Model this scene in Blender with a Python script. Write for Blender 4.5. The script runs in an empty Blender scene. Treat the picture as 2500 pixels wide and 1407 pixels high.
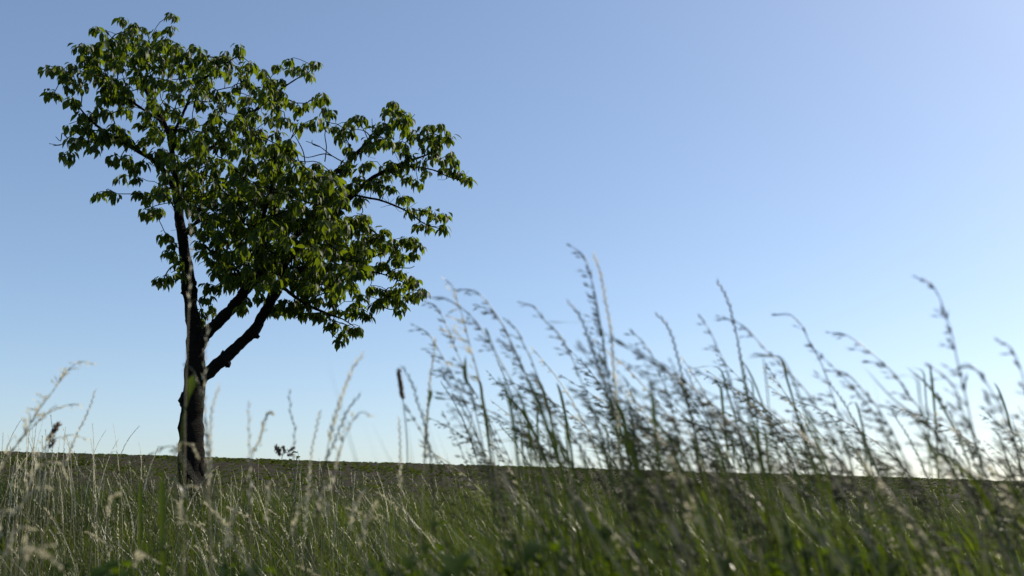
import bpy, math, random
import numpy as np
from mathutils import Vector, Matrix, Quaternion

random.seed(7)
rng = np.random.default_rng(11)
R = math.radians
scene = bpy.context.scene
col = scene.collection

# ------------------------------------------------------------------ camera
EYE = 0.85
LENS = 35.0
F = 2500 * LENS / 36.0                       # focal length in photo pixels
PITCH = math.atan((1230 - 703.5) / F)        # camera looks up a little
cam = bpy.data.cameras.new('camera')
cam.lens = LENS
cam.sensor_width = 36.0
cam.clip_start = 0.05
cam.clip_end = 3000
cam.dof.use_dof = True
cam.dof.focus_distance = 9.6
cam.dof.aperture_fstop = 4.6
cam.dof.aperture_blades = 0
camo = bpy.data.objects.new('camera', cam)
col.objects.link(camo)
camo.location = (0, 0, EYE)
camo.rotation_euler = (math.pi / 2 + PITCH, 0, 0)
scene.camera = camo

# ------------------------------------------------------------------ sky + sun
SUN_AZ, SUN_EL = 59.0, 39.0                  # degrees right of the view direction, above horizon
world = bpy.data.worlds.new('World')
scene.world = world
world.use_nodes = True
wn = world.node_tree.nodes
wl = world.node_tree.links
wn.clear()
sky = wn.new('ShaderNodeTexSky')
sky.sky_type = 'NISHITA'
sky.sun_disc = False
sky.sun_elevation = R(SUN_EL)
sky.sun_rotation = R(SUN_AZ)
sky.altitude = 200
sky.air_density = 0.9
sky.dust_density = 0.9
sky.ozone_density = 3.4
bg = wn.new('ShaderNodeBackground')
bg.inputs['Strength'].default_value = 0.15
wo = wn.new('ShaderNodeOutputWorld')
gm = wn.new('ShaderNodeGamma')                # the camera's softer response over the whole sky
gm.inputs[1].default_value = 0.86
wl.new(sky.outputs[0], gm.inputs[0])
wl.new(gm.outputs[0], bg.inputs[0])
wl.new(bg.outputs[0], wo.inputs[0])

sd = Vector((math.sin(R(SUN_AZ)) * math.cos(R(SUN_EL)),
             math.cos(R(SUN_AZ)) * math.cos(R(SUN_EL)), math.sin(R(SUN_EL))))
sl = bpy.data.lights.new('sun', 'SUN')
sl.energy = 5.0
sl.angle = R(0.53)
sl.color = (1.0, 0.90, 0.74)
so = bpy.data.objects.new('sun', sl)
col.objects.link(so)
so.rotation_euler = (-sd).to_track_quat('-Z', 'Y').to_euler()
so.location = (30, 30, 40)

vs = scene.view_settings
vs.view_transform = 'Standard'
vs.look = 'None'
vs.gamma = 1.0
vs.use_curve_mapping = False
vs.exposure = 0.36

# ------------------------------------------------------------------ helpers
RIGHT = np.array([1.0, 0, 0])
UP = np.array([0, -math.sin(PITCH), math.cos(PITCH)])
FWD = np.array([0, math.cos(PITCH), math.sin(PITCH)])
CAM = np.array([0, 0, EYE])


def at(px, py, Y):
    """photo pixel -> point on its ray at distance Y in front of the camera (metres along the ground)"""
    d = RIGHT * (px - 1250) / F + UP * (703.5 - py) / F + FWD
    return CAM + d * (Y / d[1])


_ky = np.array([-400, 3.5, 5.5, 8.0, 10.0, 12.0, 20.0, 29.0, 31.5, 60.0, 1200.0])
_kz = np.array([-2.0, 0.0, 0.02, 0.26, 0.50, 0.62, 1.20, 1.86, 1.93, 0.90, -40.0])
_ty = np.linspace(-60, 120, 3601)
_tz = np.interp(_ty, _ky, _kz)
_g = np.exp(-0.5 * (np.arange(-40, 41) * 0.05 / 0.7) ** 2)
_tz[60:-60] = np.convolve(_tz, _g / _g.sum(), 'same')[60:-60]


def gz(x, y):
    x = np.asarray(x, float)
    y = np.asarray(y, float)
    p = np.where((y > -55) & (y < 115), np.interp(y, _ty, _tz), np.interp(y, _ky, _kz))
    return p - 0.029 * x + 0.03 * np.sin(x * 0.9 + 0.4) * np.sin(y * 0.7) * (y < 13)


def mat(name):
    m = bpy.data.materials.new(name)
    m.use_nodes = True
    m.node_tree.nodes.clear()
    return m, m.node_tree.nodes, m.node_tree.links


def leaf_material(name, dark, light, trans, tfac=0.45, rough=0.4, spec=0.5, noise_scale=30.0, tip=None):
    """thin plant tissue: reflecting, glossy, and letting light through; per-piece tone from the 'tone' attribute"""
    m, n, l = mat(name)
    out = n.new('ShaderNodeOutputMaterial')
    at_ = n.new('ShaderNodeAttribute'); at_.attribute_name = 'tone'
    oi = n.new('ShaderNodeObjectInfo')
    geo = n.new('ShaderNodeTexCoord')
    nz = n.new('ShaderNodeTexNoise'); nz.inputs['Scale'].default_value = noise_scale
    nz.inputs['Detail'].default_value = 3
    l.new(geo.outputs['Object'], nz.inputs['Vector'])
    a1 = n.new('ShaderNodeMath'); a1.operation = 'MULTIPLY_ADD'
    a1.inputs[1].default_value = 0.35; a1.inputs[2].default_value = -0.17
    l.new(nz.outputs['Fac'], a1.inputs[0])
    a2 = n.new('ShaderNodeMath'); a2.operation = 'ADD'; a2.use_clamp = True
    l.new(a1.outputs[0], a2.inputs[0]); l.new(at_.outputs['Fac'], a2.inputs[1])
    a3 = n.new('ShaderNodeMath'); a3.operation = 'MULTIPLY_ADD'; a3.use_clamp = True
    a3.inputs[1].default_value = 0.25
    l.new(oi.outputs['Random'], a3.inputs[0]); l.new(a2.outputs[0], a3.inputs[2])
    mx = n.new('ShaderNodeMix'); mx.data_type = 'RGBA'
    mx.inputs[6].default_value = (*dark, 1); mx.inputs[7].default_value = (*light, 1)
    l.new(a3.outputs[0], mx.inputs[0])
    p = n.new('ShaderNodeBsdfPrincipled')
    p.inputs['Roughness'].default_value = rough
    p.inputs['Specular IOR Level'].default_value = spec
    l.new(mx.outputs[2], p.inputs['Base Color'])
    t = n.new('ShaderNodeBsdfTranslucent')
    mt = n.new('ShaderNodeMix'); mt.data_type = 'RGBA'; mt.blend_type = 'MIX'
    mt.inputs[6].default_value = (*[c * 0.7 for c in trans], 1)
    mt.inputs[7].default_value = (*trans, 1)
    l.new(a3.outputs[0], mt.inputs[0])
    l.new(mt.outputs[2], t.inputs['Color'])
    ms = n.new('ShaderNodeMixShader'); ms.inputs[0].default_value = tfac
    l.new(p.outputs[0], ms.inputs[1]); l.new(t.outputs[0], ms.inputs[2])
    l.new(ms.outputs[0], out.inputs[0])
    return m


def rough_material(name, c1, c2, scale, bump, rough=0.9, bscale=None, stretch=None, c3=None):
    m, n, l = mat(name)
    out = n.new('ShaderNodeOutputMaterial')
    tc = n.new('ShaderNodeTexCoord')
    mp = n.new('ShaderNodeMapping')
    if stretch:
        mp.inputs['Scale'].default_value = stretch
    l.new(tc.outputs['Object'], mp.inputs[0])
    nz = n.new('ShaderNodeTexNoise'); nz.inputs['Scale'].default_value = scale
    nz.inputs['Detail'].default_value = 6; nz.inputs['Roughness'].default_value = 0.65
    l.new(mp.outputs[0], nz.inputs['Vector'])
    cr = n.new('ShaderNodeValToRGB')
    cr.color_ramp.elements[0].position = 0.3; cr.color_ramp.elements[1].position = 0.72
    cr.color_ramp.elements[0].color = (*c1, 1); cr.color_ramp.elements[1].color = (*c2, 1)
    if c3:
        e = cr.color_ramp.elements.new(0.85); e.color = (*c3, 1)
    l.new(nz.outputs['Fac'], cr.inputs[0])
    nb = n.new('ShaderNodeTexNoise'); nb.inputs['Scale'].default_value = bscale or scale * 3
    nb.inputs['Detail'].default_value = 5
    l.new(mp.outputs[0], nb.inputs['Vector'])
    bp = n.new('ShaderNodeBump'); bp.inputs['Strength'].default_value = bump
    bp.inputs['Distance'].default_value = 0.02
    l.new(nb.outputs['Fac'], bp.inputs['Height'])
    p = n.new('ShaderNodeBsdfPrincipled'); p.inputs['Roughness'].default_value = rough
    p.inputs['Specular IOR Level'].default_value = 0.12
    l.new(cr.outputs[0], p.inputs['Base Color']); l.new(bp.outputs[0], p.inputs['Normal'])
    l.new(p.outputs[0], out.inputs[0])
    return m


M = {}
M['cherry'] = leaf_material('cherry_leaf', (0.010, 0.022, 0.004), (0.022, 0.044, 0.006), (0.20, 0.275, 0.008), 0.42, 0.5, 0.2, 25)
M['bark'] = rough_material('cherry_bark', (0.005, 0.004, 0.0034), (0.014, 0.011, 0.009), 9, 0.9, 0.95, 28, (1, 1, 3.2), (0.034, 0.028, 0.022))
M['blade'] = leaf_material('grass_blade', (0.008, 0.016, 0.002), (0.036, 0.055, 0.006), (0.13, 0.185, 0.007), 0.40, 0.34, 0.34, 12)
M['stem'] = leaf_material('grass_stem', (0.035, 0.050, 0.016), (0.12, 0.115, 0.06), (0.14, 0.16, 0.05), 0.22, 0.33, 0.6, 14)
M['straw'] = leaf_material('straw_stem', (0.20, 0.165, 0.085), (0.40, 0.34, 0.20), (0.34, 0.28, 0.14), 0.30, 0.35, 0.6, 14)
M['seed'] = leaf_material('oat_spikelet', (0.020, 0.028, 0.009), (0.070, 0.076, 0.032), (0.11, 0.13, 0.03), 0.28, 0.5, 0.25, 40)
M['pale_seed'] = leaf_material('pale_spikelet', (0.32, 0.31, 0.20), (0.66, 0.62, 0.49), (0.74, 0.70, 0.52), 0.52, 0.45, 0.5, 40)
M['soft_seed'] = leaf_material('soft_spikelet', (0.20, 0.20, 0.11), (0.50, 0.47, 0.34), (0.62, 0.58, 0.40), 0.52, 0.5, 0.4, 40)
M['brown_seed'] = leaf_material('brown_spike', (0.09, 0.060, 0.035), (0.22, 0.14, 0.085), (0.24, 0.15, 0.07), 0.25, 0.6, 0.3, 60)
M['weed'] = leaf_material('weed_leaf', (0.007, 0.018, 0.003), (0.026, 0.050, 0.007), (0.12, 0.19, 0.006), 0.42, 0.7, 0.06, 20)
M['crop'] = leaf_material('crop_leaf', (0.020, 0.036, 0.006), (0.050, 0.076, 0.014), (0.10, 0.135, 0.012), 0.33, 0.5, 0.35, 8)
M['soil'] = rough_material('field_soil', (0.014, 0.0115, 0.007), (0.036, 0.030, 0.019), 1.6, 1.0, 0.95, 14, None, (0.060, 0.050, 0.034))
M['turf'] = rough_material('turf_ground', (0.018, 0.022, 0.010), (0.045, 0.050, 0.022), 5, 0.8, 0.95)


def mesh_np(name, V, T, tone, material, smooth=False):
    """numpy triangle mesh with a per-vertex 'tone'"""
    V = np.asarray(V, np.float32); T = np.asarray(T, np.int32)
    me = bpy.data.meshes.new(name)
    me.vertices.add(len(V)); me.vertices.foreach_set('co', V.ravel())
    me.loops.add(len(T) * 3); me.loops.foreach_set('vertex_index', T.ravel())
    me.polygons.add(len(T))
    me.polygons.foreach_set('loop_start', np.arange(0, len(T) * 3, 3, dtype=np.int32))
    if smooth:
        me.polygons.foreach_set('use_smooth', np.ones(len(T), bool))
    a = me.attributes.new('tone', 'FLOAT', 'POINT')
    a.data.foreach_set('value', np.asarray(tone, np.float32))
    me.update(calc_edges=True)
    me.materials.append(material)
    return me


class MB:
    """collects triangles of one mesh"""
    def __init__(self):
        self.v, self.t, self.c = [], [], []
        self.n = 0
        self.flat = False

    def add(self, V, T, tone):
        V = np.asarray(V, float); T = np.asarray(T, int)
        self.v.append(V); self.t.append(T + self.n)
        self.c.append(np.full(len(V), tone) if np.isscalar(tone) else np.asarray(tone))
        self.n += len(V)

    def tube(self, P, r, sides=5, tone=0.5, cap=True, wob=0.0, seed=0):
        P = np.asarray(P, float); k = len(P)
        r = np.broadcast_to(np.asarray(r, float), (k,))
        tan = np.gradient(P, axis=0)
        tan /= np.linalg.norm(tan, axis=1)[:, None] + 1e-12
        ref = np.array([0.31, 0.95, 0.05]) if abs(tan[0][2]) > 0.8 else np.array([0, 0.1, 1.0])
        u = np.cross(tan[0], ref); u /= np.linalg.norm(u)
        V = []
        lr = np.random.default_rng(seed)
        ang = np.arange(sides) * 2 * math.pi / sides
        for i in range(k):
            u = u - tan[i] * np.dot(u, tan[i]); u /= np.linalg.norm(u) + 1e-12
            w = np.cross(tan[i], u)
            rr = r[i] * (1 + wob * lr.standard_normal(sides)) if wob else r[i]
            V.append(P[i] + (np.cos(ang) * rr)[:, None] * u + (np.sin(ang) * rr)[:, None] * w)
        V = np.concatenate(V)
        T = []
        for i in range(k - 1):
            for j in range(sides):
                a = i * sides + j; b = i * sides + (j + 1) % sides
                T += [(a, b, b + sides), (a, b + sides, a + sides)]
        if cap:
            V = np.vstack([V, P[0], P[-1]])
            for j in range(sides):
                T.append((k * sides, (j + 1) % sides, j))
                T.append((k * sides + 1, (k - 1) * sides + j, (k - 1) * sides + (j + 1) % sides))
        self.add(V, T, tone)

    def ribbon(self, P, w, side, tone=0.5, fold=0.25):
        """leaf blade: three points across, folded along its midrib"""
        P = np.asarray(P, float); k = len(P)
        w = np.broadcast_to(np.asarray(w, float), (k,))
        tan = np.gradient(P, axis=0); tan /= np.linalg.norm(tan, axis=1)[:, None] + 1e-12
        V = []
        for i in range(k):
            s = side - tan[i] * np.dot(side, tan[i]); s /= np.linalg.norm(s) + 1e-12
            nn = np.cross(s, tan[i])
            V += [P[i] - s * w[i] + nn * w[i] * fold, P[i], P[i] + s * w[i] + nn * w[i] * fold]
        T = []
        for i in range(k - 1):
            a = i * 3
            for j in (0, 1):
                T += [(a + j, a + j + 1, a + j + 4), (a + j, a + j + 4, a + j + 3)]
        self.add(V, T, tone)

    def spikelet(self, p, d, L, w, tone=0.5):
        d = np.asarray(d, float); d = d / (np.linalg.norm(d) + 1e-12)
        ref = np.array([0.3, 0.8, 0.5]) if abs(d[2]) > 0.7 else np.array([0.1, 0.2, 1.0])
        u = np.cross(d, ref); u /= np.linalg.norm(u); v = np.cross(d, u)
        m = p + d * L * 0.38
        if self.flat:                                       # papery husk: one folded scale
            self.add([p, m + u * w * 1.1, p + d * L, m - u * w * 1.1, m + v * w * .8], [(0, 1, 4), (1, 2, 4), (0, 4, 3), (4, 2, 3)], tone)
            return
        V = [p, m + u * w, m + v * w * 0.7, m - u * w, m - v * w * 0.7, p + d * L]
        T = [(0, 2, 1), (0, 3, 2), (0, 4, 3), (0, 1, 4), (5, 1, 2), (5, 2, 3), (5, 3, 4), (5, 4, 1)]
        self.add(V, T, tone)

    def mesh(self, name, material, smooth=False, origin=(0, 0, 0)):
        V = np.concatenate(self.v) - np.asarray(origin, float)
        return mesh_np(name, V, np.concatenate(self.t), np.concatenate(self.c), material, smooth)

    def build(self, name, material, parent=None, smooth=False, origin=(0, 0, 0)):
        o = bpy.data.objects.new(name, self.mesh(name, material, smooth, origin))
        col.objects.link(o)
        o.parent = parent
        return o


def tag(o, label=None, cat=None, group=None, kind=None):
    if label: o['label'] = label
    if cat: o['category'] = cat
    if group: o['group'] = group
    if kind: o['kind'] = kind
    return o


def empty(name, loc, rz=0.0):
    o = bpy.data.objects.new(name, None)
    o.empty_display_size = 0.05
    col.objects.link(o)
    o.location = loc
    o.rotation_euler = (0, 0, rz)
    return o


def copy_tree(o, parent=None):
    c = o.copy(); col.objects.link(c); c.parent = parent
    for ch in list(o.children):
        copy_tree(ch, c)
    return c


def smooth_line(P, n):
    """Catmull-Rom through the points, n samples per span"""
    P = np.asarray(P, float)
    Q = np.vstack([2 * P[0] - P[1], P, 2 * P[-1] - P[-2]])
    out = []
    for i in range(1, len(Q) - 2):
        for k in range(n):
            t = k / n
            a, b, c, d = Q[i - 1], Q[i], Q[i + 1], Q[i + 2]
            out.append(0.5 * (2 * b + (c - a) * t + (2 * a - 5 * b + 4 * c - d) * t * t + (3 * b - a - 3 * c + d) * t ** 3))
    out.append(P[-1])
    return np.array(out)


# ------------------------------------------------------------------ ground
def grid_sheet(name, xs, ys, material, rough=0.0):
    X, Y = np.meshgrid(xs, ys)
    Z = gz(X, Y)
    if rough:
        near = np.exp(-np.maximum(0, np.abs(Y - 24) - 10) / 4)
        n1 = rng.standard_normal(Z.shape)
        n1 = (n1 + np.roll(n1, 1, 0) + np.roll(n1, 1, 1) + np.roll(n1, (1, 1), (0, 1))) / 2
        rows = np.abs(np.sin(Y * math.pi / 0.45))
        E = (n1 * rough + rows * 0.02) * near
        E[0] = E[-1] = 0
        Z = Z + E
    V = np.stack([X, Y, Z], -1).reshape(-1, 3)
    nx, ny = len(xs), len(ys)
    i = (np.arange(ny - 1)[:, None] * nx + np.arange(nx - 1)[None, :]).ravel()
    T = np.concatenate([np.stack([i, i + 1, i + nx + 1], 1), np.stack([i, i + nx + 1, i + nx], 1)])
    o = bpy.data.objects.new(name, mesh_np(name, V, T, np.zeros(len(V)), material, True))
    col.objects.link(o)
    tag(o, kind='structure')
    return o


EDGE = 12.2
xs1 = np.concatenate([np.linspace(-400, -30, 20), np.linspace(-28, 28, 141), np.linspace(30, 400, 20)])
ys1 = np.concatenate([np.linspace(-300, -8, 16), np.linspace(-6, EDGE, 74)])
grid_sheet('meadow_ground', xs1, ys1, M['turf'])
xs2 = np.concatenate([np.linspace(-400, -26, 24), np.linspace(-24, 24, 330), np.linspace(26, 400, 24)])
ys2 = np.concatenate([np.linspace(EDGE, 34, 190), np.linspace(34.5, 60, 26), np.linspace(65, 1000, 30)])
grid_sheet('field', xs2, ys2, M['soil'], 0.016)

# ------------------------------------------------------------------ crop seedlings on the field (a mass, not countable)
def crop():
    V, T, C = [], [], []
    n = 0
    y = EDGE + 0.3
    P = []
    while y < 33.5:
        hw = 0.56 * y + 2
        xs = np.arange(-hw, hw, 0.17)
        xs = xs + rng.normal(0, 0.03, len(xs))
        keep = rng.random(len(xs)) > 0.30
        xs = xs[keep]
        yy = y + 0.02 * xs + rng.normal(0, 0.03, len(xs))
        P.append(np.stack([xs, yy], 1))
        y += 0.45
    P = np.concatenate(P)
    z = gz(P[:, 0], P[:, 1]) + 0.004
    vig = 0.75 + 0.5 * rng.random(len(P)) + 0.25 * np.sin(P[:, 0] * 0.6 + P[:, 1] * 0.9)
    for k in range(6):
        a = rng.random(len(P)) * 6.283 + k * 0.9
        L = (0.055 + 0.05 * rng.random(len(P))) * vig
        up = 0.35 + 0.9 * rng.random(len(P))
        dx, dy = np.cos(a), np.sin(a)
        sx, sy = -dy, dx
        B = np.stack([P[:, 0], P[:, 1], z], 1)
        D = np.stack([dx, dy, up], 1); D /= np.linalg.norm(D, axis=1)[:, None]
        S = np.stack([sx, sy, np.zeros(len(P))], 1)
        m = B + D * L[:, None] * 0.62
        tip = B + D * (L * 1.0)[:, None] + np.stack([dx, dy, -up * 0.6], 1) * (L * 0.3)[:, None]
        w = (L * 0.30)[:, None]
        dn = np.array([0, 0, 1.0]) * (w * 0.25)
        base = n + np.arange(len(P)) * 4
        VV = np.stack([B, m + S * w + dn, tip, m - S * w + dn], 1).reshape(-1, 3)
        V.append(VV)
        T.append(np.concatenate([np.stack([base, base + 1, base + 2], 1), np.stack([base, base + 2, base + 3], 1)]))
        C.append(np.repeat(rng.random(len(P)) * 0.7, 4))
        n += len(VV)
    o = bpy.data.objects.new('crop_seedlings', mesh_np('crop_seedlings', np.concatenate(V), np.concatenate(T), np.concatenate(C), M['crop']))
    col.objects.link(o)
    tag(o, 'rows of small green crop seedlings on the bare brown field', 'crop', kind='stuff')


crop()


# ------------------------------------------------------------------ meadow grass (a mass)
def blades_np(px, py, h, w, lean, azi, bend, seg=3):
    """vectorised curved grass blades; returns verts, tris"""
    N = len(px)
    z0 = gz(px, py) - 0.015
    d = np.stack([np.cos(azi), np.sin(azi)], 1)
    fa = rng.random(N) * 6.283
    S = np.stack([np.cos(fa), np.sin(fa), np.zeros(N)], 1)
    rows = []
    for i in range(seg + 1):
        t = i / seg
        out = h * (lean * t + bend * t * t)
        zz = h * (t - 0.45 * bend * bend * t ** 3 - 0.2 * bend * t * t)
        c = np.stack([px + d[:, 0] * out, py + d[:, 1] * out, z0 + zz], 1)
        if i < seg:
            ww = (w * (1 - 0.75 * t ** 1.5))[:, None]
            rows += [c - S * ww, c + S * ww]
        else:
            rows.append(c)
    K = 2 * seg + 1
    V = np.stack(rows, 1).reshape(-1, 3)
    b = np.arange(N)[:, None] * K
    tr = []
    for i in range(seg - 1):
        a = 2 * i
        tr += [(a, a + 1, a + 3), (a, a + 3, a + 2)]
    tr.append((K - 3, K - 2, K - 1))
    T = (b[:, :, None] + np.array(tr)[None]).reshape(-1, 3)
    return V, T, K


def scatter(n, y0, y1, fx=0.56, pad=0.8):
    y = np.sqrt(rng.random(n) * (y1 ** 2 - y0 ** 2) + y0 ** 2)
    x = (rng.random(n) * 2 - 1) * (fx * y + pad)
    return x, y


def clump_noise(x, y):
    return (np.sin(x * 1.7 + 1.3 * np.sin(y * 0.8)) * np.cos(y * 1.3 + 0.7 * x) + 0.6 * np.sin(x * 4.1 + y * 2.3) * np.cos(y * 3.7 - x)) / 1.6


bx0 = at(468, 1200, 10.0)[0]


def meadow():
    # blades
    sets = []
    x, y = scatter(88000, 3.2, EDGE + 0.3)
    ok = rng.random(len(x)) < 0.72 + 0.28 * clump_noise(x, y)
    x, y = x[ok], y[ok]
    h = (0.24 + 0.30 * rng.random(len(x))) * (1 + 0.22 * clump_noise(x, y))
    h *= np.where(y > 11.2, 0.75, 1.0) * (1 + 0.35 * np.exp(-((x - bx0) / 1.6) ** 2 - ((y - 9.0) / 1.0) ** 2))
    sets.append((x, y, h, 0.0022 + 0.0024 * rng.random(len(x)), 0.5))
    # near meadow, shorter around the camera
    x, y = scatter(9000, 0.3, 3.3, 0.8, 0.9)
    h = 0.22 + 0.30 * rng.random(len(x))
    sets.append((x, y, h, 0.002 + 0.002 * rng.random(len(x)), 0.5))
    # behind and beside the camera
    x = rng.uniform(-6, 6, 6000); y = rng.uniform(-4, 1.5, 6000)
    ok = (np.hypot(x, y) > 0.5)
    x, y = x[ok], y[ok]
    sets.append((x, y, 0.2 + 0.28 * rng.random(len(x)), 0.002 + 0.002 * rng.random(len(x)), 0.5))
    # taller leaves in the clump on one side, lower ones on the other
    NB = 5200
    y = rng.uniform(1.0, 3.4, NB); x = y * rng.uniform(-0.10, 0.60, NB)
    sets.append((x, y, (0.58 + 0.46 * rng.random(NB)) * np.interp(x / y, [-.1, .06, .6], [.72, 1, 1]), 0.0020 + 0.0022 * rng.random(NB), 'tall'))
    y = rng.uniform(1.3, 3.4, 1300); x = y * rng.uniform(-0.60, 0.0, 1300)
    sets.append((x, y, 0.40 + 0.32 * rng.random(1300), 0.002 + 0.002 * rng.random(1300), 0.5))
    V, T, C = [], [], []
    n = 0
    for x, y, h, w, b in sets:
        az = math.pi + rng.normal(0, 0.5 if b == 'tall' else 1.3, len(x))
        v, t, K = blades_np(x, y, h, w, rng.random(len(x)) * 0.25, az, rng.random(len(x)) * (0.45 if b == 'tall' else 0.75))
        tone = np.clip(rng.normal(0.35, 0.22, len(x)) + 0.15 * clump_noise(x * 1.7, y * 1.7), 0, 1)
        V.append(v); T.append(t + n); C.append(np.repeat(tone, K)); n += len(v)
    o = bpy.data.objects.new('meadow_grass', mesh_np('meadow_grass', np.concatenate(V), np.concatenate(T), np.concatenate(C), M['blade']))
    col.objects.link(o)
    tag(o, 'dense green meadow grass covering the slope around the tree', 'grass', kind='stuff')
    # ripe seed stalks standing in it
    for name, lab, m, N, hh, K in (('seeding_grass', 'fine straw coloured seed stalks standing all through the green meadow', M['soft_seed'], 900, 0.54, 11),
                                   ('green_seed_grass', 'fine dull green seed stalks standing all through the meadow grass', M['seed'], 6500, 0.50, 14)):
        x, y = scatter(N, 3.6, EDGE)
        h = hh * (0.72 + 0.55 * rng.random(N)) * np.interp(x / y, [-.6, -.3, 0, .6], [1.22, 1.02, 1, .95])
        az = math.pi + rng.normal(0, 0.9, N)
        bend = rng.random(N) * 0.45
        lean = rng.random(N) * 0.15
        v, t, k = blades_np(x, y, h, np.full(N, 0.0011), lean, az, bend, 4)
        VV, TT, CC = [v], [t], [np.repeat(rng.random(N), k)]
        n = len(v)
        d = np.stack([np.cos(az), np.sin(az)], 1)
        z0 = gz(x, y) - 0.015
        for j in range(K):
            tt = 0.82 + 0.18 * j / (K - 1)
            out = h * (lean * tt + bend * tt * tt)
            c = np.stack([x + d[:, 0] * out, y + d[:, 1] * out, z0 + h * (tt - 0.45 * bend ** 2 * tt ** 3 - 0.2 * bend * tt ** 2)], 1)
            L = 0.011 + 0.010 * rng.random(N)
            dr = np.stack([d[:, 0] * 0.3 + rng.normal(0, 0.3, N), d[:, 1] * 0.3 + rng.normal(0, 0.3, N), 0.6 + 0.3 * rng.random(N)], 1)
            dr /= np.linalg.norm(dr, axis=1)[:, None]
            s = np.cross(dr, rng.standard_normal((N, 3))); s /= np.linalg.norm(s, axis=1)[:, None]
            q = np.cross(dr, s)
            mid = c + dr * (L * 0.45)[:, None]
            w = 0.0036
            vv = np.stack([c, mid + s * w, c + dr * L[:, None], mid - s * w + q * w * 0.8], 1).reshape(-1, 3)
            b = n + np.arange(N) * 4
            TT.append(np.concatenate([np.stack([b, b + 1, b + 2], 1), np.stack([b, b + 2, b + 3], 1)]))
            VV.append(vv); CC.append(np.repeat(rng.random(N), 4)); n += len(vv)
        o = bpy.data.objects.new(name, mesh_np(name, np.concatenate(VV), np.concatenate(TT), np.concatenate(CC), m))
        col.objects.link(o)
        tag(o, lab, 'grass', kind='stuff')


meadow()

# ------------------------------------------------------------------ the cherry tree
TY = 10.0                                               # distance of the trunk
bx = at(468, 1200, TY)[0]
TB = np.array([bx, TY, float(gz(bx, TY)) - 0.03])       # its foot
PXM = TY / F


def limb(pts):
    """(px, py, depth offset, radius px) -> smooth 3-D line and radii"""
    P = np.array([at(a, b, TY + c) for a, b, c, r in pts])
    rr = np.array([[r * PXM * (1 if r > 10.4 else .8), 0, 0] for a, b, c, r in pts])
    return smooth_line(P, 4), np.abs(smooth_line(rr, 4)[:, 0])


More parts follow.
